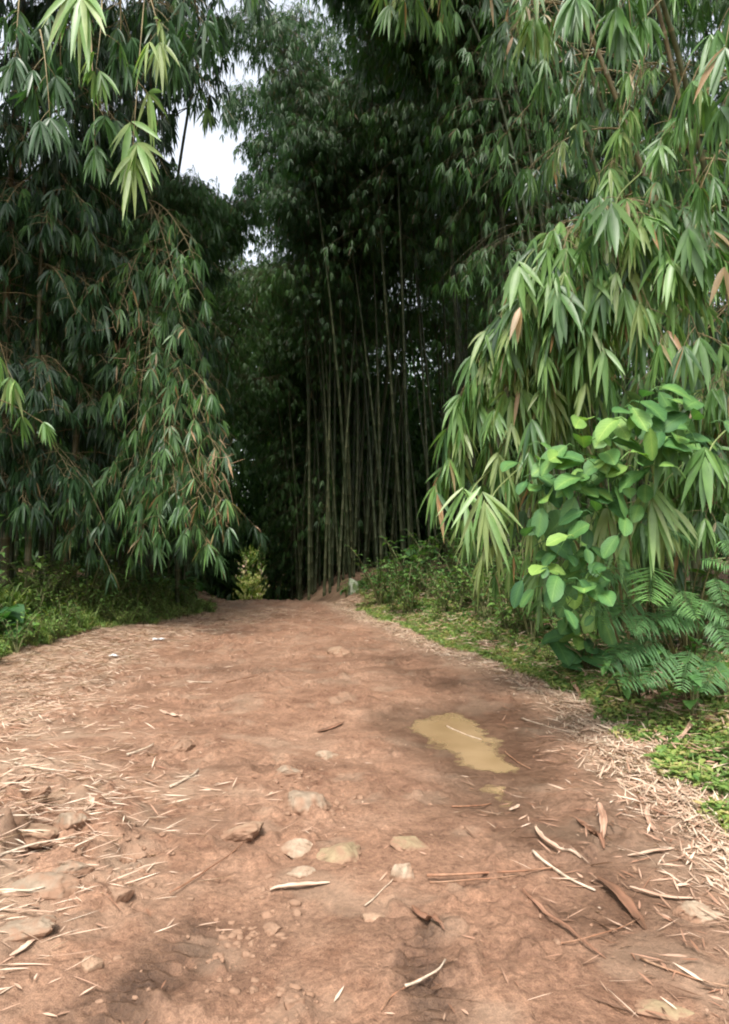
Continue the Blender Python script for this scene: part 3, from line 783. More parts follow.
for i, (u, v, Yv, ti) in enumerate(ends):
    Yv = Yv + .95
    if 535 < u < 745 and v > 385: Yv = max(Yv, 7.3)
    e = P(u, v, Yv)
    vis = fp[:, 2] < e[2] + .55
    d = np.linalg.norm((fp - e) * (1, .6, 1), axis=1) - .35 * fp[:, 2]
    j = int(np.argmin(d))
    s0 = fp[max(8, j - int(rng.integers(0, 8)))]
    add_branch(front, s0, e, .25 + .15 * np.linalg.norm(e - s0), 17, .35, ti + .05, T_NEAR, .022 if i % 7 else .07, r0=.008, tw=(.08, .34), t0=.3, tintj=.15, kl=(5, 9))
# two orange dying leaves and the palm-like hanging fronds
for (u, v, Yv, ti, k, L, lab) in ((520, 308, 5.7, .9, 2, .3, 'two withered orange leaves'), (724, 268, 5.5, .9, 2, .34, 'withered orange leaf pair')):
    lb = LB(); lb.fan(P(u, v, Yv) - ctrl[0], (-.15, -.1, -1), k, L, .75, .25, (.1, .2), .2, perp=(1, 0, 0)); lb.t = [np.full(k, ti)]
    g = Geo(); lb.emit(g, T_NEAR); tag(g.obj('dry_leaf', M_BAMBOO, front), lab)
for (u, v, Yv, L, k, ti) in ((487, 510, 6.4, .56, 13, .76), (608, 510, 6.0, .46, 11, .74), (652, 505, 5.9, .56, 13, .72), (466, 505, 6.8, .44, 9, .7), (705, 462, 5.5, .4, 6, .58), (667, 432, 5.8, .46, 7, .56), (612, 212, 5.8, .42, 6, .55), (520, 275, 6.3, .42, 7, .66), (560, 300, 6.2, .42, 6, .5), (690, 240, 5.8, .4, 6, .56)):
    lb = LB(); lb.fan(P(u, v, Yv) - ctrl[0], (rng.normal(0, .1), -.25, -1), k, L, ti, .6, (.1, .3), .09 if k > 8 else .17, .5, perp=(1, -.3, 0))
    g = Geo(); lb.emit(g, T_NEAR)
    tube(g, smooth_path([P(u, v, Yv) - ctrl[0] + np.array([0, 0, -.05]), P(u + 8, v - 18, Yv + .1) - ctrl[0], P(u + 30, v - 40, Yv + .4) - ctrl[0]], 10), .006, 5, .8, False)
    g.obj('frond', M_BAMBOO, front)

# top right hanging bunches
tr = near_bamboo([(6.2, 5.6, float(GD(6.2, 5.6))), (5.7, 5.6, 3.4), (4.5, 5.7, 5.6), (3.0, 5.8, 6.3), (1.7, 5.9, 6.3)], .045,
    'bamboo arching in from the right border with large hanging leaves at the top', .4, RG, 0, (3, 6), (0, 0), (1, 2), .3, .5)
for (u0, v0, u1, v1, Y0, Y1, L, ti, nf) in ((620, -20, 575, -2, 5.6, 4.9, .36, .5, 3), (660, -20, 615, 10, 5.4, 5.2, .34, .5, 4), (560, -20, 535, 20, 6, 6.2, .36, .7, 5), (700, -20, 640, 25, 5.6, 5.4, .3, .55, 5),
        (735, 20, 690, 90, 5.6, 5.8, .32, .55, 6), (760, 60, 720, 110, 5.2, 5.0, .34, .45, 4), (740, -20, 725, 50, 5.0, 4.8, .36, .5, 3), (740, 70, 660, 140, 6, 6.2, .3, .6, 7), (740, 120, 700, 190, 5.8, 5.6, .32, .55, 6),
        (650, 40, 620, 130, 6.6, 6.8, .3, .72, 6), (640, 60, 610, 170, 6.8, 6.8, .3, .74, 5), (690, 60, 660, 185, 6.4, 6.6, .3, .6, 7), (560, 10, 545, 80, 7, 7.2, .3, .45, 7), (600, 20, 575, 130, 7.2, 7.4, .3, .45, 8), (720, 150, 690, 230, 6, 6, .3, .5, 7)):
    add_branch(tr, P(u0, v0, Y0), P(u1, v1, Y1), .2, nf, L, ti, T_NEAR, .02, t0=.3, tw=(.06, .25), tintj=.05, kl=(6, 10), r0=.008)

# ------------------------------------------------------------------ lit trees far beyond the gap
def lit_tree(x, y, h, rad, label, mat=None, nl=2600):
    root = empty('tree', (x, y, float(GD(x, y))), label, 'tree', 'trees in the light beyond the gap')
    g = Geo(); tube(g, smooth_path([(0, 0, -.3), (.1, .1, h * .4), (.3, 0, h * .75)], 12), np.linspace(.18, .05, 13)[:13], 7, .5); g.obj('trunk', M_BARK, root)
    lb = Geo(); n = nl
    c = rng.normal(0, 1, (26, 3)) * (rad * .5, rad * .5, h * .2) + (0, 0, h * .6)
    p = c[rng.integers(0, 26, n)] + rng.normal(0, .38, (n, 3))
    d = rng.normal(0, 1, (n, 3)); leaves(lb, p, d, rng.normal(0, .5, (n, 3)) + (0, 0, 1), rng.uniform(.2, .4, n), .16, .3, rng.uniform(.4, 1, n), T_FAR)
    lb.obj('crown', mat or M_WEED, root)
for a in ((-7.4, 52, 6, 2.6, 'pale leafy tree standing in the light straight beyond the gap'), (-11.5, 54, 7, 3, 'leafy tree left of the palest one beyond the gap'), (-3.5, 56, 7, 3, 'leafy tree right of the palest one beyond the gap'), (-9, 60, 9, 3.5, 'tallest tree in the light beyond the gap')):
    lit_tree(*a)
for a in ((-10.6, 37.5, 19, 3.0, 'tall green tree under the sky opening, left of the other one'), (-4.6, 39, 19.5, 3.4, 'tall green tree under the sky opening, right of the other one')):
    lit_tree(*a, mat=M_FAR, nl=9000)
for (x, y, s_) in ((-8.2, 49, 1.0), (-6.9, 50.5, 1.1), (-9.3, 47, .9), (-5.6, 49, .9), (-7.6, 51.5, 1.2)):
    root = empty('bush', (x, y, float(GD(x, y))), 'bush beyond the gap with the glint of light put into its pale leaf colour', 'bush', 'pale bushes in the clearing')
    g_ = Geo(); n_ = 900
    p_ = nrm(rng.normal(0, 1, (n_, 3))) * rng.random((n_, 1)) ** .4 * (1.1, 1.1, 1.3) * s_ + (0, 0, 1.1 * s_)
    leaves(g_, p_, rng.normal(0, 1, (n_, 3)), rng.normal(0, .5, (n_, 3)) + (0, 0, 1), rng.uniform(.15, .3, n_), .14, .3, rng.uniform(.8, .98, n_), T_FAR)  # very pale leaf tint stands in for the bright glint of light
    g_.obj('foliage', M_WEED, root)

def forest(boxes):
    g = Geo()
    for (x0, x1, y0, y1, hmax, n) in boxes:
        nc = max(8, n // 90)
        c = np.stack([rng.uniform(x0, x1, nc), rng.uniform(y0, y1, nc), rng.random(nc) ** .9 * hmax], -1)
        u = U0 + F * c[:, 0] / np.maximum(c[:, 1], 1)
        c = c[~((u > 228) & (u < 275) & (c[:, 1] > 10) & (c[:, 1] < 66) & (c[:, 2] < 3.2))]
        p = c[rng.integers(0, len(c), n)] + rng.normal(0, .75, (n, 3)) * (1, 1, .8)
        p[:, 2] = np.maximum(p[:, 2], .1) + H(p[:, 0], p[:, 1])
        u = U0 + F * p[:, 0] / np.maximum(p[:, 1], 1)
        p = p[~((u > 237) & (u < 265) & (p[:, 1] > 10) & (p[:, 1] < 66) & (p[:, 2] < 1.6))]
        p = p[~((p[:, 0] > -10.5) & (p[:, 0] < -5) & (p[:, 1] > 43) & (p[:, 1] < 57))]
        m = len(p)
        d = rng.normal(0, 1, (m, 3)); d[:, 2] = -np.abs(d[:, 2]) * .9
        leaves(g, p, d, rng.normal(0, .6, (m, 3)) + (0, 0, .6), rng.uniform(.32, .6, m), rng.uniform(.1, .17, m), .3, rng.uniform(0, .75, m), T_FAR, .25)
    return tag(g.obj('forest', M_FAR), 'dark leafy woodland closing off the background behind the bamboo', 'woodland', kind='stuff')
forest([(-27, 27, 40, 54, 13, 150000), (1, 16, 28, 38, 7, 30000), (-16, -6.5, 26, 36, 6, 22000), (-15, 0, 31, 40, 14, 40000), (-24, 8, 58, 66, 13, 34000), (-34, -15, -4, 40, 14, 30000), (13, 34, 0, 40, 14, 30000)])

# ------------------------------------------------------------------ undergrowth
def stem_leaf_plant(name, base, h, nst, nl, L, W, tint, tpl, label, cat, group=None, mat=None, spread=.5, up=.5):
    root = empty(name, base, label, cat, group)
    gs, gl = Geo(), Geo()
    for k in range(nst):
        az = rng.uniform(0, 2 * PI); hh = h * rng.uniform(.6, 1.05)
        tip = np.array([math.cos(az) * spread * hh, math.sin(az) * spread * hh, hh])
        c = np.array([tip[0] * .25, tip[1] * .25, hh * .6])
        tube(gs, bez(np.zeros(3) - (0, 0, .03), c, tip, np.linspace(0, 1, 6)), np.linspace(.007, .003, 6) * (h / .4) ** .5, 5, .2, False)
        t = np.linspace(.3, 1, nl) ; p = bez(np.zeros(3), c, tip, t)
        a = az + np.arange(nl) * 2.4 + rng.normal(0, .3, nl)
        d = np.stack([np.cos(a), np.sin(a), np.full(nl, up) + rng.normal(0, .2, nl)], -1)
        leaves(gl, p, d, np.array([0, 0, 1.]) + rng.normal(0, .2, (nl, 3)), L * rng.uniform(.6, 1.1, nl), W * rng.uniform(.7, 1.1, nl), rng.uniform(.2, .6, nl), np.clip(tint + rng.normal(0, .1, nl), 0, 1), tpl, .2)
    gs.obj('stem', M_TWIG, root); gl.obj('foliage', mat or M_WEED, root)
    return root

def tuft(base, n, h, tint, label, group):
    root = empty('grass_tuft', base, label, 'grass tuft', group)
    g = Geo(); a = rng.uniform(0, 2 * PI, n)
    d = np.stack([np.cos(a) * .5, np.sin(a) * .5, np.ones(n)], -1) + rng.normal(0, .15, (n, 3))
    leaves(g, rng.normal(0, .03, (n, 3)) * (1, 1, 0), d, np.stack([np.cos(a), np.sin(a), np.full(n, -.3)], -1), h * rng.uniform(.5, 1.1, n), .012, rng.uniform(.3, .9, n), np.clip(tint + rng.normal(0, .12, n), 0, 1), T_MID)
    g.obj('blades', M_WEED, root)
    return root

def on(u, v):
    p = ghit(u, v, S); return p

def put(o, x, y, rz, s):
    o.location = (x, y, float(S(x, y))); o.rotation_euler = (0, 0, rz); o.scale = (s, s, s)

# kinds of weeds, copied along both verges
wk = [stem_leaf_plant('weed_plant', (0, 0, 0), .38, 6, 7, .10, .045, .58, T_OVAL, 'x', 'weed'),
      stem_leaf_plant('weed_plant', (0, 0, 0), .28, 7, 6, .07, .04, .7, T_OVAL, 'x', 'weed'),
      stem_leaf_plant('weed_plant', (0, 0, 0), .6, 5, 9, .13, .05, .3, T_OVAL, 'x', 'weed'),
      tuft((0, 0, 0), 46, .45, .68, 'x', None), tuft((0, 0, 0), 40, .32, .76, 'x', None)]
wu = [False] * 5
def weed(k, x, y, label, group, s):
    o = copy_tree(wk[k]) if wu[k] else wk[k]; wu[k] = True
    put(o, x, y, rng.uniform(0, 6.3), s)
    tag(o, label, 'weed' if k < 3 else 'grass tuft', group)
for k in range(300):
    y = rng.uniform(9.6, 17.5); l, r = edges(y)
    off_ = abs(rng.normal(0, .9)); x = l - off_ + .05
    kk = int(rng.choice([0, 1, 2, 3, 4], p=[.22, .23, .07, .28, .2]))
    weed(kk, x, y, 'green weed on the grassy bank under the left bamboos' if kk < 3 else 'long bladed grass tuft on the bank under the left bamboos', 'weeds on the left bank' if kk < 3 else 'grass tufts on the left bank', rng.uniform(.85, 1.4) * (.65 + .9 * min(off_, 1.6)))
for k in range(70):
    y = rng.uniform(4.6, 21); l, r = edges(y)
    x = r + .55 + abs(rng.normal(0, .6))
    kk = int(rng.choice([0, 1, 2, 3, 4], p=[.25, .35, .15, .05, .2]))
    weed(kk, x, y, 'small weed on the litter strewn verge under the right bamboos' if kk < 3 else 'short grass tuft on the verge under the right bamboos', 'weeds on the right verge' if kk < 3 else 'grass tufts on the right verge', rng.uniform(.5, 1.0) if y < 14 else rng.uniform(.9, 1.6))
for k in range(22):   # shrubby dark weeds on the right bank
    u, Yv = rng.uniform(330, 520), rng.uniform(15, 20)
    x = (u - U0) / F * Yv
    if x < edges(Yv)[1] + .4: continue
    weed(2, x, Yv, 'dark leafy shrub weed on the shaded bank right of the road end', 'shrub weeds on the shaded right bank', rng.uniform(1.2, 2.3))

for k in range(60):
    y = rng.uniform(7.6, 16); l, r = edges(y)
    weed(int(rng.choice([2, 2, 0])), r + 1.0 + rng.random() * 2.4, y, 'bushy weed at the foot of the drooping bamboo behind the grass strip', 'bushy weeds at the foot of the right bamboos', rng.uniform(1.1, 2.1))
# broad leaf plant on the bank
b = on(418, 575)
stem_leaf_plant('broadleaf_plant', b, 1.0, 5, 7, .42, .3, .5, T_BROAD, 'large leaved green plant on the bank beside the dark bamboo stems', 'plant', mat=M_BROAD, spread=.45, up=.25)
for (u, v, h, L, W, ti, lab) in (
    (12, 645, .5, .5, .26, .25, 'blue green big leaved plant at the left border of the road'),
    (36, 645, .5, .16, .09, .8, 'bright yellow green herb on the left bank'),
    (148, 604, .75, .5, .2, .5, 'plant with one long broad leaf left of the pair by the road end'),
    (186, 602, .75, .5, .19, .35, 'dark broad leaved plant at the right end of the left bank'),
    (505, 622, .4, .26, .08, .85, 'small plant with one upright lime leaf on the right verge'),
    (460, 600, .4, .14, .09, .55, 'low leafy herb under the hanging palm like frond'),
    (694, 722, .75, .36, .12, .6, 'plant with long glossy leaves among the feathery fronds'),
    (622, 700, .45, .2, .09, .6, 'herb with pointed green leaves left of the feathery plant'),
    (724, 700, .5, .16, .08, .75, 'light green herb at the right border under the feathery plant'),
    (665, 712, .3, .12, .07, .8, 'low pale herb in front of the feathery plant'),
    (715, 560, .7, .13, .09, .95, 'yellow green small leaved plant at the right border')):
    b = on(u, v)
    stem_leaf_plant('leafy_plant', b, h, 4, 5, L, W, ti, T_OVAL, lab, 'plant', mat=M_BROAD, up=.35)

# climbing broad leaved shrub with the rounded leaves, and the young one at its foot
def round_leaf_plant(base, Lv, paths, label):
    root = empty('round_leaved_shrub', base, label, 'shrub')
    gs = Geo()
    for p in paths: tube(gs, smooth_path([q - base for q in p], 14), np.linspace(.011, .005, 40)[:len(smooth_path([q - base for q in p], 14))], 6, .3)
    gs.obj('stem', M_TWIG, root)
    for (u, v, Yv, px, ti) in Lv:
        c = P(u, v, Yv); L = px / F * Yv * rng.uniform(.85, 1.25)
        d = nrm(np.array([rng.normal(-.25, .7), -.45 + rng.normal(0, .25), rng.normal(-.1, .45)]))
        n = nrm(np.array([rng.normal(0, .4), -.55, .8]))
        g = Geo(); leaves(g, [c - base - d * L * .5], [d], [n], L, L * .64, rng.uniform(.1, .45), ti, T_BROAD, .2, .07, rib=.3)
        pet = c - base - d * L * .5
        tube(g, [pet - d * .09 - np.array([0, -.03, .05]), pet - d * .03, pet], [.004, .0035, .003], 5, ti, False)
        uv = np.concatenate(g.uv); g.obj('leaf', M_VEIN, root, extra={'lt': uv[:, 0], 'ls': uv[:, 1]})
    return root
Yb = 5.6
base = P(640, 690, 7.2); base[2] = float(S(base[0], base[1]))
big = [(652, 403, 40, .3), (622, 411, 32, .3), (640, 418, 30, .6), (582, 434, 40, .6), (606, 424, 30, .8), (590, 455, 34, .35), (610, 452, 38, .5), (630, 442, 38, .5), (645, 458, 30, .4), (548, 490, 42, .7), (566, 478, 36, .5), (582, 487, 38, .55),
       (598, 474, 30, .4), (560, 518, 40, .4), (582, 510, 34, .35), (616, 470, 24, .9), (630, 476, 28, .4), (576, 530, 20, .4), (553, 568, 30, .85), (580, 558, 26, .45), (600, 566, 24, .2), (584, 584, 32, .55), (562, 545, 26, .15), (566, 598, 30, .3), (672, 420, 34, .2), (668, 405, 34, .35), (684, 425, 32, .5), (660, 425, 34, .45), (676, 445, 34, .3), (655, 440, 32, .6), (690, 440, 28, .5), (540, 470, 30, .4), (552, 455, 30, .5), (570, 455, 30, .3), (600, 495, 30, .3), (545, 555, 30, .3), (570, 575, 30, .5), (595, 590, 28, .35), (555, 590, 28, .2), (610, 545, 28, .4), (540, 520, 28, .3), (620, 500, 30, .45)]
big = big + [(u + rng.normal(4, 21), v + rng.normal(2, 17), px * rng.uniform(.5, .95), min(1, max(0, t + rng.normal(.02, .15)))) for u, v, px, t in big + big + big]
round_leaf_plant(base, [(u, v, Yb + rng.uniform(-.15, .35), px, t) for u, v, px, t in big],
    [[base, P(600, 590, 6.4), P(575, 540, 6.05), P(560, 500, 6.0)], [base, P(615, 560, 6.4), P(600, 480, 6.05), P(585, 440, 6.0)], [base, P(630, 540, 6.4), P(625, 470, 6.05), P(650, 410, 6.0)]],
    'tall round leaved shrub climbing through the drooping bamboo')
base = on(586, 672)
low = [(574, 612, 24, .6), (592, 616, 26, .95), (606, 624, 34, .5), (578, 640, 24, .9), (560, 646, 32, .2), (601, 656, 40, .25), (592, 632, 22, .9), (574, 662, 28, .2), (612, 610, 26, .4), (566, 625, 28, .4)]
bY = base[1]
low = low + [(u + rng.normal(0, 12), v + rng.normal(-4, 10), px * .8, t) for u, v, px, t in low]
round_leaf_plant(base, [(u, v, bY - rng.uniform(.0, .25), px, t) for u, v, px, t in low], [[base, P(585, 640, bY - .1), P(575, 615, bY - .1)], [base, P(595, 645, bY - .1), P(600, 620, bY - .1)], [base, P(580, 655, bY - .1), P(565, 645, bY - .15)]],
    'young round leaved shrub growing at the edge of the straw')

# feathery plant: pinnate fronds
base = on(690, 700)
fe = empty('feathery_plant', base, 'feathery leaved plant with comb like fronds beside the verge', 'plant')
gs = Geo()
for (u, v, Yv, du, dv, px, ti, wide) in (
    (652, 566, 4.9, -3, 45, 46, 1.0, .75), (610, 590, 5.1, -30, 25, 60, .45, .5), (640, 570, 5.2, -45, 10, 60, .4, .5), (690, 540, 5.2, -35, -12, 60, .35, .5), (700, 560, 5.0, 40, 10, 60, .6, .5),
    (690, 610, 5.0, -40, 15, 60, .35, .5), (665, 615, 5.0, -45, 20, 64, .25, .5), (660, 640, 5.0, -45, 25, 66, .25, .5), (670, 650, 4.95, -30, 42, 66, .35, .5), (690, 650, 4.9, -10, 50, 62, .45, .5),
    *[(u_ + rng.normal(0, 22), v_ + rng.normal(4, 18), 5.0 + rng.uniform(-.1, .3), rng.normal(-10, 32), rng.uniform(10, 36), 40, rng.uniform(.25, .7), .5) for u_ in (640, 680, 712) for v_ in (570, 615, 650)],
    (700, 600, 4.9, 35, 30, 60, .5, .5), (680, 590, 4.9, 20, 35, 56, .8, .6), (710, 620, 4.8, 25, 40, 60, .4, .5), (720, 540, 5.2, 20, 20, 60, .6, .5), (640, 600, 5.1, -42, 32, 58, .3, .5), (640, 640, 5.1, -40, 36, 60, .22, .5), (720, 660, 4.8, -20, 40, 56, .3, .5), (650, 670, 5.0, -35, 20, 56, .3, .5)):
    Yv = Yv + 1.25; du *= .78; dv *= .78
    a = P(u, v, Yv) - base; bb = P(u + du, v + dv, Yv - .15) - base
    L = np.linalg.norm(bb - a); d = nrm(bb - a)
    sd = nrm(np.cross(d, [0, -.5, .85])); g = Geo()
    mid = (a + bb) / 2 + np.array([0, 0, .05])
    tube(g, bez(a, mid, bb, np.linspace(0, 1, 7)), np.linspace(.004, .0015, 7), 4, .4, False)
    n = 19; t = np.linspace(.08, 1, n) + rng.normal(0, .008, 19); p = bez(a, mid, bb, t)
    wl = L * wide * np.sin(np.clip(t * .8 + .18, 0, 1) * PI) ** .6 + .012
    for sgn in (1, -1):
        dd = sd * sgn + d * .35 + rng.normal(0, .1, (n, 3))
        leaves(g, p, dd, np.broadcast_to(np.cross(sd, d) + np.array([0, 0, .4]), (n, 3)), wl * rng.uniform(.8, 1.1, n), L / n * .72, rng.uniform(.05, .45, n), np.clip(ti + rng.normal(0, .06, n), 0, 1), T_OVAL, .1)
    g.obj('frond', M_FEATHER, fe)
    tube(gs, smooth_path([np.zeros(3), np.array([a[0] * .6, a[1] * .6 + .1, a[2] * .65]), a], 10), np.linspace(.008, .004, 11)[:len(smooth_path([np.zeros(3), np.array([a[0] * .6, a[1] * .6 + .1, a[2] * .65]), a], 10))], 5, .3, False)
gs.obj('stem', M_TWIG, fe)

# grass and ground cover on the verges: uncountable
def cover(name, n, ysamp, side, wmax, tint, label, hL=(.03, .09), bladed=.5):
    y = ysamp(n); l, r = edges(y)
    off = rng.random(n) ** 1.2 * wmax * (np.where(y > 7.5, .6, 1) if side > 0 and name == 'grass' else 1) + (.9 if name == 'undergrowth' else .1) + .1 * rng.normal(0, 1, n)
    x = r + off if side > 0 else l - off
    nz = fbm(x, y, .5, 3, 201)
    keep = (nz > -.5 + .9 * np.exp(-off / .14)) & (off > 0)
    x, y, nz = x[keep], y[keep], nz[keep]; n = len(x)
    z = S(x, y)
    a = rng.uniform(0, 2 * PI, n); up = np.where(rng.random(n) < bladed, rng.uniform(.8, 2.5, n), rng.uniform(.0, .6, n))
    d = np.stack([np.cos(a), np.sin(a), up], -1)
    L = rng.uniform(*hL, n) * np.where(up > .8, 1.5, 1); W = np.where(up > .8, .007, L * .5)
    g = Geo()
    pz = np.stack([x, y, z + np.where(up > .8, 0, rng.uniform(.005, .06, n))], -1)
    leaves(g, pz, d, np.stack([np.cos(a) * -.3, np.sin(a) * -.3, np.ones(n)], -1), L, W, rng.uniform(.1, .7, n), np.clip(tint + .25 * nz + rng.normal(0, .13, n), 0, 1), T_MID, .2)
    return tag(g.obj(name, M_WEED), label, 'grass', kind='stuff')
cover('grass', 95000, lambda n: rng.uniform(0, 1, n) ** 1.4 * 16 + 2.6, 1, 2.4, .68, 'short grass and creeping green cover on the right verge', (.035, .1), .45)
cover('grass', 42000, lambda n: rng.uniform(9.3, 19, n), -1, 2.6, .68, 'grass on the left bank under the bamboo', (.05, .14))
cover('undergrowth', 22000, lambda n: rng.uniform(8, 22, n), 1, 6, .3, 'low dark undergrowth beneath the right bamboos', (.08, .2), .15)
cover('undergrowth', 22000, lambda n: rng.uniform(10, 21, n), -1, 5, .35, 'low dark undergrowth beneath the left bamboos', (.09, .24), .2)

# ------------------------------------------------------------------ litter
def litter(name, x, y, L, W, az, tint, label, lift=.012, curl=.25):
    n = len(x); z = S(x, y)
    tl = rng.normal(0, .14, n)
    d = np.stack([np.cos(az), np.sin(az), tl], -1)
    g = Geo()
    p = np.stack([x, y, z + lift * rng.random(n) ** 2 * 2 + .003], -1) - nrm(d) * (L / 2)[:, None]
    p[:, 2] = np.maximum(p[:, 2], S(p[:, 0], p[:, 1]) + .002)
    leaves(g, p, d, np.stack([rng.normal(0, .35, n), rng.normal(0, .35, n), np.ones(n)], -1), L, W, 0.0, np.clip(tint, 0, 1), T_MID, .35, .1, curl * .5)
    return tag(g.obj(name, M_DRY), label, 'leaf litter', kind='stuff')

n = 17000
y = 2.3 + rng.random(n) ** 1.25 * 17; l, r = edges(y)
x = r + rng.normal(.02, .17, n) + .12 * fbm(y, y * 0, 1.2, 2, 5)
slope = np.arctan2(1.0, np.interp(y, _RY[:-1], np.diff(_RX) / np.diff(_RY)))
litter('leaf_litter', x, y, rng.uniform(.03, .2, n), rng.uniform(.004, .014, n), slope + rng.normal(0, .75, n), rng.normal(.76, .18, n), 'straw coloured bamboo leaf litter along the right edge of the road')
n = 36000
y = 4 + rng.random(n) ** .9 * 14; l, r = edges(y)
x = l + .1 + np.abs(rng.normal(0, 1, n)) * (.92) - .3
keep = fbm(x, y, .7, 3, 301) > -.35
x, y = x[keep], y[keep]; n = len(x)
litter('leaf_litter', x, y, rng.uniform(.02, .2, n), rng.uniform(.003, .012, n), rng.normal(.15, .75, n), rng.normal(.68, .2, n), 'pinkish dry bamboo leaf litter along the left side of the road')
n = 1300
x = MOUND[0] + rng.normal(0, .4, n); y = MOUND[1] + rng.normal(0, .7, n)
litter('leaf_litter', x, y, rng.uniform(.03, .2, n), rng.uniform(.003, .010, n), rng.normal(.3, .6, n), rng.normal(.75, .18, n), 'dry straw strewn over the rough mound at the left')
n = 4200
y = 2.2 + rng.random(n) ** 1.3 * 16; l, r = edges(y); x = l + (r - l) * rng.random(n)
keep = (poly_sd(PUD, x, y) > .12) & (rng.random(n) < sstep(-.5, .4, fbm(x, y, .9, 3, 303)))
x, y = x[keep], y[keep]; n = len(x)
litter('leaf_litter', x, y, rng.uniform(.012, .09, n) , rng.uniform(.003, .011, n), rng.uniform(0, 6.3, n), rng.normal(.42, .25, n), 'small straw bits and leaf scraps trodden into the road')
n = 900
y = 2.4 + rng.random(n) * 5; l, r = edges(y); x = r - .1 - np.abs(rng.normal(0, .55, n))
keep = poly_sd(PUD, x, y) > .1
x, y = x[keep], y[keep]; n = len(x)
litter('leaf_litter', x, y, rng.uniform(.03, .17, n), rng.uniform(.003, .012, n), rng.normal(2.4, .7, n), rng.normal(.35, .25, n), 'brown leaf strips on the damp right wheel track')
n = 15000
y = rng.uniform(5.0, 20, n); l, r = edges(y); x = r + .25 + rng.random(n) * 2.2
litter('leaf_litter', x, y, rng.uniform(.06, .24, n), rng.uniform(.006, .022, n), rng.uniform(0, 6.3, n), rng.normal(.62, .2, n), 'fallen tan leaves between the grass of the right verge', .045)
n = 5000
y = rng.uniform(9, 24, n); l, r = edges(y); x = l - rng.random(n) * 4.5
litter('leaf_litter', x, y, rng.uniform(.06, .26, n), rng.uniform(.008, .03, n), rng.uniform(0, 6.3, n), rng.normal(.45, .2, n), 'fallen leaves under the left bamboo clump', .03)

# gravel and clods
def rock_verts(sub, seed, rough=.25):
    import bmesh
    bm = bmesh.new(); bmesh.ops.create_icosphere(bm, subdivisions=sub, radius=1)
    v = np.array([p.co[:] for p in bm.verts]); f = np.array([[q.index for q in p.verts] for p in bm.faces]); bm.free()
    a = np.random.default_rng(seed)
    for _ in range(14):                                    # facets
        d = nrm(a.normal(size=3)); c = a.uniform(.5, .88)
        s = v @ d; v = v - np.maximum(s - c, 0)[:, None] * d * .9
    v = v * (1 + rough * .5 * fbm(v[:, 0] + seed, v[:, 1] + v[:, 2] * .7, .9, 3, seed)[:, None])
    v = v * (1 + .05 * fbm(v[:, 0] * 3 + seed, v[:, 1] * 3 - v[:, 2] * 2.1, .5, 3, seed + 5)[:, None])
    return v, f

g = Geo(); rk = [rock_verts(2, 900 + k) for k in range(8)]
cl = [ghit(u, v)[:2] for u, v in ((240, 935), (290, 995), (270, 905), (340, 805), (120, 890), (140, 850), (180, 745), (300, 770), (60, 870), (250, 960))]
for k in range(1500):
    if k < 620:
        c = cl[int(rng.integers(len(cl)))]; x, y = c + rng.normal(0, .1, 2) * (1, 1.3)
    else:
        y = 2.2 + rng.random() ** 1.5 * 10; l, r = edges(y); x = l + (r - l) * rng.random()
    if poly_sd(PUD, np.array(x), np.array(y)) < .1: continue
    s = .003 + .017 * rng.random() ** 2.5 * (1.5 if k < 300 else 1)
    v, f = rk[k % 8]; th = rng.uniform(0, 6.3)
    m = np.array([[math.cos(th), -math.sin(th), 0], [math.sin(th), math.cos(th), 0], [0, 0, .7]])
    g.add(v @ m.T * s * rng.uniform(.7, 1.3, 3) + (x, y, float(S(x, y)) - s * .05), None, f)
tag(g.obj('gravel', M_STONE['clod']), 'small clods and gravel on the red road', 'gravel', kind='stuff')

# ------------------------------------------------------------------ stones
def stone(u, v, wpx, hpx, mat, label, rise=.28, seed=0, deep=None, cap=None):
    p = ghit(u, v + hpx * .3, S)
    Yd = p[1]; w = wpx / F * Yd * .5
    dep = deep or max(w * .55, hpx * .5 / F * Yd / (CAM_H / Yd) * .6)
    dep = min(dep, w * 1.3)
    vv, f = rock_verts(5, 50 + seed, .3)
    vv = vv + .035 * nrm(vv) * fbm(vv[:, 0] * 4 + seed, vv[:, 1] * 4 + vv[:, 2] * 5, 1.0, 4, seed)[:, None]
    hz_ = vv[:, 2] * rise * 1.9 + .1 * fbm(vv[:, 0] * 2 + seed, vv[:, 1] * 2, .8, 3, seed)
    vv = vv * (w, dep, w * rise * 1.9)
    g = Geo(); g.add(vv, None, f, 1 - sstep(.35 * rise, .95 * rise, hz_))
    o = g.obj('stone', M_STONE[mat]); o.location = (p[0], p[1] + dep * .4, float(RD(p[0], p[1] + dep * .4)) - w * rise * .4)
    o.rotation_euler = (rng.normal(0, .08), rng.normal(0, .08), rng.uniform(-.3, .3))
    tag(o, label, 'stone')
    return o
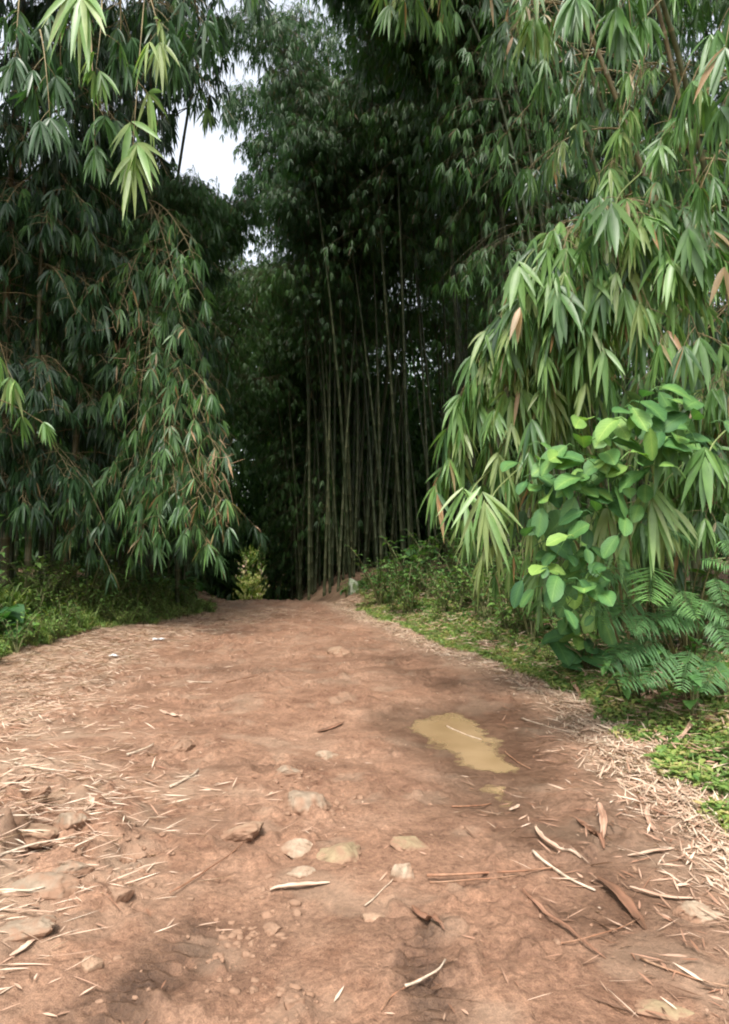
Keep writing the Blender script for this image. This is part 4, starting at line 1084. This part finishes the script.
stones = [
    (343, 647, 38, 24, 'tan', 'broad flat pinkish stone showing in the road near its far end', .25),
    (233, 828, 68, 34, 'tan', 'broad brown rock set flush in the middle of the road', .18),
    (305, 799, 60, 34, 'grey', 'rough grey brown rock above the olive one with straw at its foot', .32),
    (334, 848, 66, 42, 'olive', 'smooth olive grey rock flush with the road beside the whitish broken stone', .22),
    (298, 848, 40, 30, 'pale', 'whitish broken stone leaning on the olive grey rock', .3),
    (300, 872, 42, 16, 'pale', 'pale crumbling stone flake above the broad pale sheath', .2),
    (403, 868, 40, 32, 'pale', 'rounded pale stone alone right of the road centre', .45),
    (412, 840, 50, 26, 'olive', 'dark flat rock just behind the rounded pale stone', .16),
    (91, 962, 26, 24, 'tan', 'rounded light brown stone near the lower left tyre print', .5),
    (118, 890, 36, 20, 'clod', 'cracked clay lump right of the mound', .4),
    (131, 853, 34, 18, 'clod', 'cracked clay lump above the other one right of the mound', .35),
    (328, 754, 32, 12, 'pale', 'small pale flat stone behind the rough grey rock', .3),
    (284, 770, 42, 14, 'grey', 'low pale grey slab with a straw on it', .2),
    (178, 747, 34, 18, 'clod', 'crumbled clay lump between the two pale sticks', .3),
    (30, 878, 90, 50, 'grey', 'largest grey rock of the rough mound at the left', .2),
    (66, 862, 50, 36, 'grey', 'dark sided rock at the right end of the mound', .28),
    (70, 822, 46, 26, 'grey', 'rock on top of the mound by a dark hollow', .26),
    (28, 826, 60, 30, 'tan', 'straw covered rock at the back of the mound', .2),
    (22, 922, 80, 40, 'grey', 'lowest rock of the mound at the left border', .18),
    (36, 790, 30, 18, 'clod', 'small clod beside a dark hole above the mound', .45),
    (702, 908, 50, 30, 'pale', 'pale stone at the right border in the straw', .25),
    (672, 1008, 70, 26, 'olive', 'yellowish flat rock in the lower right corner', .15),
    (272, 925, 22, 20, 'clod', 'largest clod of the gravel patch at the bottom', .5),
    (292, 1000, 26, 18, 'clod', 'lowest clod beside the gravel patch', .45),
    (372, 916, 30, 16, 'tan', 'low brown stone under the rounded pale stone', .25),
    (186, 718, 26, 10, 'clod', 'small clay lump right of the yellow leaf', .3),
]
for i, s in enumerate(stones):
    stone(*s[:6], rise=s[6], seed=i * 3)
p = on(353, 592); vv, f = rock_verts(4, 411, .3)
g = Geo(); g.add(vv * (.2, .2, .36), None, f, .1)
o = g.obj('stone', M_STONE['mossy']); o.location = (p[0], p[1], p[2] + .06); tag(o, 'upright pale mossy stone on the right bank near the road end', 'stone')

# ------------------------------------------------------------------ sticks, sheaths, leaves lying about
def stick(u0, v0, u1, v1, r, tint, label, bend=.02, lift=.004):
    a, b = on(u0, v0), on(u1, v1)
    n = 9; t = np.linspace(0, 1, n)
    sd = nrm(np.cross(b - a, [0, 0, 1.0]))
    pts = a + (b - a) * t[:, None] + sd * (bend * np.sin(t * PI) + .003 * np.sin(t * 11))[:, None]
    zz = S(pts[:, 0], pts[:, 1]); k = np.linspace(zz[0], zz[-1], n); k = k + .55 * max(0, float((zz - k).max()))
    if min(poly_sd(PUD, pts[:, 0], pts[:, 1])) < .1: k = np.maximum(k, PUDZ)
    pts[:, 2] = k + r * .5 + lift
    org = pts[0].copy(); g = Geo()
    r *= .68
    rr = r * (1 - .45 * t) * (1 + .12 * np.sin(t * 17 + u0)); tube(g, pts - org, rr, 7, np.clip(tint + .08 * np.sin(t * 9), 0, 1))
    o = g.obj('stick', M_STICK); o.location = Vector(org); return tag(o, label, 'stick')

def sheath(name, u0, v0, u1, v1, wpx, tint, label, roll=.4, curl=.06, lift=.01, raise_end=0.0, cat='dry leaf'):
    a, b = on(u0, v0), on(u1, v1); L = np.linalg.norm(b - a); W = wpx / F * (a[1] + b[1]) * .5
    n = 14; m = 7; t = np.linspace(0, 1, n); s = np.linspace(-1, 1, m)
    w = np.sin(np.clip(t * .93 + .05, 0, 1) * PI) ** .55 * W * .36 * (1 + .14 * np.sin(t * 23 + u0) + .1 * np.sin(t * 41 + v0))
    sd = nrm(np.cross(b - a, [0, 0, 1.0])); up = np.array([0, 0, 1.0])
    ax = a + (b - a) * t[:, None] + sd * (curl * L * np.sin(t * PI * 1.2))[:, None]
    zz = S(ax[:, 0], ax[:, 1]); ax[:, 2] = np.maximum(zz, np.linspace(zz[0], zz[-1], n)) + lift + raise_end * t ** 2 + .02 * L * np.sin(t * 5 + u0)
    if min(poly_sd(PUD, ax[:, 0], ax[:, 1])) < 0: ax[:, 2] = np.maximum(ax[:, 2], PUDZ + .004)
    v = ax[:, None] + sd * (w[:, None] * s[None] * (1 - .25 * roll))[..., None] + up * (w[:, None] * (s ** 2)[None] * roll)[..., None]
    org = v[0, m // 2].copy(); g = Geo()
    th = .0022
    vv = np.concatenate([(v - org).reshape(-1, 3), (v - org - up * th).reshape(-1, 3)])
    i = np.arange(n - 1)[:, None] * m; j = np.arange(m - 1)[None]
    q = np.stack([i + j, i + j + 1, i + m + j + 1, i + m + j], -1).reshape(-1, 4)
    N = n * m; q2 = q[:, ::-1] + N
    rim = [(k * m, (k + 1) * m, (k + 1) * m + N, k * m + N) for k in range(n - 1)] + [((k + 1) * m + m - 1, k * m + m - 1, k * m + m - 1 + N, (k + 1) * m + m - 1 + N) for k in range(n - 1)]
    g.add(vv, np.concatenate([q, q2, np.array(rim)]), None, np.clip(tint - .08 + .09 * np.tile(np.repeat(np.sin(t * 8 + u0), m), 2) + .09 * np.tile(np.tile(np.sin(s * 5 + u0), n), 2), 0, 1))
    o = g.obj(name, M_DRY); o.location = Vector(org); return tag(o, label, cat)

stick(127, 757, 154, 746, .014, .85, 'short pale stick, the left one of two lying left of the road centre')
stick(170, 789, 199, 771, .013, .9, 'short pale stick, the right one of two lying left of the road centre')
stick(447, 730, 481, 741, .008, .9, 'thin pale twig lying in the yellow puddle', lift=.0)
stick(533, 853, 595, 893, .012, 1, 'long whitish peeled twig on the damp wheel track', .03)
stick(427, 881, 560, 873, .010, .28, 'long red brown stem lying across the road', .015)
stick(430, 884, 520, 877, .006, .35, 'thin brown strip touching the long red brown stem', .01)
stick(170, 897, 245, 846, .006, .2, 'thin dark twig slanting up to the flush brown rock', .015)
stick(452, 808, 492, 805, .009, .25, 'short brown stick below the tiny puddle')
stick(187, 682, 212, 683, .012, .85, 'small pale stick far up the left half of the road')
stick(226, 684, 262, 675, .010, .25, 'dark twig lying right of the small pale stick')
stick(365, 908, 400, 872, .005, .85, 'thin straw leaning past the rounded pale stone', .01)
stick(405, 992, 446, 966, .008, .95, 'pale weathered stick in the lower dark tyre print', .02)
stick(522, 720, 570, 734, .009, .85, 'pale stick at the right of the puddle pointing to the straw edge')
stick(545, 700, 600, 722, .007, .5, 'brown twig in the straw above the puddle stick')
stick(505, 752, 530, 770, .007, .3, 'brown twig at the right tip of the puddle')
stick(660, 797, 729, 787, .007, .7, 'long thin tan twig lying on the grass at the right')
stick(15, 765, 75, 774, .012, .95, 'long pale strip of bamboo lying above the mound', .03)
stick(0, 858, 76, 840, .009, .95, 'long pale straw strip across the mound', -.03)
stick(0, 897, 45, 892, .008, .95, 'pale straw lying low on the mound', .01)
stick(60, 885, 70, 866, .006, .95, 'short straw standing against the dark sided mound rock')
stick(585, 660, 605, 692, .012, .75, 'tan stick slanting in the grass by the young shrub')
stick(0, 790, 26, 778, .012, .1, 'dark stick at the left border above the mound')
stick(598, 748, 640, 770, .008, .75, 'tan twig in the thick straw right of the puddle')
stick(430, 985, 380, 1015, .006, .3, 'brown twig crossing the lower dark tyre print', .02)
stick(640, 960, 729, 990, .007, .4, 'brown twig in the lower right corner', .02)
stick(560, 945, 640, 920, .005, .3, 'fine brown stem left of the torn brown sheath', .02)
sheath('dry_leaf', 160, 711, 187, 721, 9, .8, 'yellow curled leaf on the left half of the road')
sheath('dry_leaf', 317, 733, 345, 724, 10, .22, 'orange brown curled leaf in the middle of the road')
sheath('bamboo_sheath', 603, 842, 600, 812, 13, .62, 'pink bamboo sheath on the damp wheel track', .9, .02, .02, .04, 'bamboo sheath')
sheath('bamboo_sheath', 604, 852, 578, 820, 12, .22, 'brown bamboo sheath beside the pink one', .8, .03, .012, 0, 'bamboo sheath')
sheath('bamboo_sheath', 535, 830, 576, 862, 9, .85, 'pale twisted sheath above the whitish twig', 1.1, .1, .012, 0, 'bamboo sheath')
sheath('bamboo_sheath', 645, 930, 598, 880, 18, .2, 'torn brown sheath lying right of the whitish twig', .5, .03, .012, 0, 'bamboo sheath')
sheath('bamboo_sheath', 412, 908, 442, 932, 13, .28, 'red brown sheath below the rounded pale stone', .7, .05, .012, 0, 'bamboo sheath')
sheath('bamboo_sheath', 270, 892, 330, 884, 11, .88, 'broad pale sheath strip below the whitish broken stone', .5, .03, .01, 0, 'bamboo sheath')
sheath('dry_leaf', 628, 857, 676, 850, 7, .8, 'pale leaf strip right of the pink sheath')
sheath('dry_leaf', 648, 808, 662, 842, 8, .72, 'tan leaf standing in the straw edge above the pale strip')
sheath('dry_leaf', 85, 812, 95, 800, 12, .85, 'pale curled leaf chip beside the mound', .8)
sheath('dry_leaf', 510, 812, 520, 806, 7, .85, 'small pale leaf chip below the tiny puddle')
sheath('dry_leaf', 680, 748, 700, 690, 9, .7, 'tan leaf hanging upright in the verge grass', .6, .03, .03)
sheath('dry_leaf', 645, 712, 660, 738, 5, .7, 'tan leaf lying in the grass below the feathery plant', .6, .03, .03)
sheath('dry_leaf', 690, 660, 694, 690, 9, .75, 'tan dead leaf hanging under the feathery plant', .6, .03, .03)
sheath('dry_leaf', 575, 672, 578, 700, 7, .5, 'brown leaf standing left of the tan slanting stick', .6, .03, .02)
sheath('dry_leaf', 10, 958, 36, 942, 10, .85, 'pale leaf below the mound at the left border')
sheath('dry_leaf', 520, 885, 600, 960, 7, .3, 'long brown strip beneath the torn sheath')
sheath('dry_leaf', 630, 890, 700, 902, 8, .75, 'pale strip pointing to the stone at the right border')

# paper scraps
def scrap(u, v, w, label):
    p = on(u, v); g = Geo(); n = 9
    a, b = np.meshgrid(np.linspace(-1, 1, n), np.linspace(-1, 1, n))
    z = .035 * (fbm(a + u, b, .7, 3, 5) + .5) * (1 - .5 * np.hypot(a, b))
    i = np.arange(n - 1)[:, None] * n; j = np.arange(n - 1)[None]
    q = np.stack([i + j, i + j + 1, i + n + j + 1, i + n + j], -1).reshape(-1, 4)
    g.add(np.stack([a * w * (1 + .2 * b), b * w * .7, z + .01], -1).reshape(-1, 3), q)
    o = g.obj('plastic_scrap', M_PLASTIC); o.location = Vector(p); tag(o, label, 'litter scrap')
scrap(157, 640, .10, 'larger white plastic scrap in the dry leaves at the left')
scrap(113, 657, .06, 'smaller white plastic scrap in the dry leaves at the left')

# ------------------------------------------------------------------ light, sky, camera
SUN_EL, SUN_AZ = R_(60), R_(192)     # azimuth from +Y clockwise: behind the camera, to the left
w = bpy.data.worlds.new('World'); SC.world = w; w.use_nodes = True
nt = w.node_tree; nt.nodes.clear()
sky = nt.nodes.new('ShaderNodeTexSky'); sky.sky_type = 'NISHITA'; sky.sun_disc = False
sky.sun_elevation = SUN_EL; sky.sun_rotation = SUN_AZ; sky.dust_density = 4; sky.air_density = 1.2
hs = nt.nodes.new('ShaderNodeHueSaturation'); hs.inputs['Saturation'].default_value = .3; hs.inputs['Value'].default_value = 1.15
bg = nt.nodes.new('ShaderNodeBackground'); bg.inputs['Strength'].default_value = .1
ow = nt.nodes.new('ShaderNodeOutputWorld')
nt.links.new(sky.outputs['Color'], hs.inputs['Color']); nt.links.new(hs.outputs['Color'], bg.inputs['Color']); nt.links.new(bg.outputs['Background'], ow.inputs['Surface'])

sl = bpy.data.lights.new('sun', 'SUN'); sl.energy = 1.5; sl.angle = R_(14); sl.color = (1, .95, .88)
so = bpy.data.objects.new('sun', sl); COL.objects.link(so)
dv = Vector((math.sin(SUN_AZ) * math.cos(SUN_EL), math.cos(SUN_AZ) * math.cos(SUN_EL), math.sin(SUN_EL)))
so.rotation_euler = dv.to_track_quat('Z', 'Y').to_euler(); so.location = dv * 60

cd = bpy.data.cameras.new('camera'); co = bpy.data.objects.new('camera', cd); COL.objects.link(co)
co.location = (0, 0, CAM_H); co.rotation_euler = (R_(90) + PITCH, 0, 0)
cd.sensor_fit = 'VERTICAL'; cd.sensor_height = 24; cd.lens = F * 24 / 1024
cd.clip_start = .05; cd.clip_end = 3000
SC.camera = co

SC.render.engine = 'CYCLES'
cy = SC.cycles
cy.max_bounces = 7; cy.diffuse_bounces = 4; cy.glossy_bounces = 2; cy.transmission_bounces = 4; cy.transparent_max_bounces = 4
cy.use_denoising = True; cy.caustics_reflective = False; cy.caustics_refractive = False
cy.filter_width = 2.0
vs = SC.view_settings
vs.view_transform = 'Standard'; vs.look = 'None'; vs.gamma = 1; vs.use_curve_mapping = False; vs.exposure = 1.82
SC.render.resolution_x, SC.render.resolution_y = 729, 1024
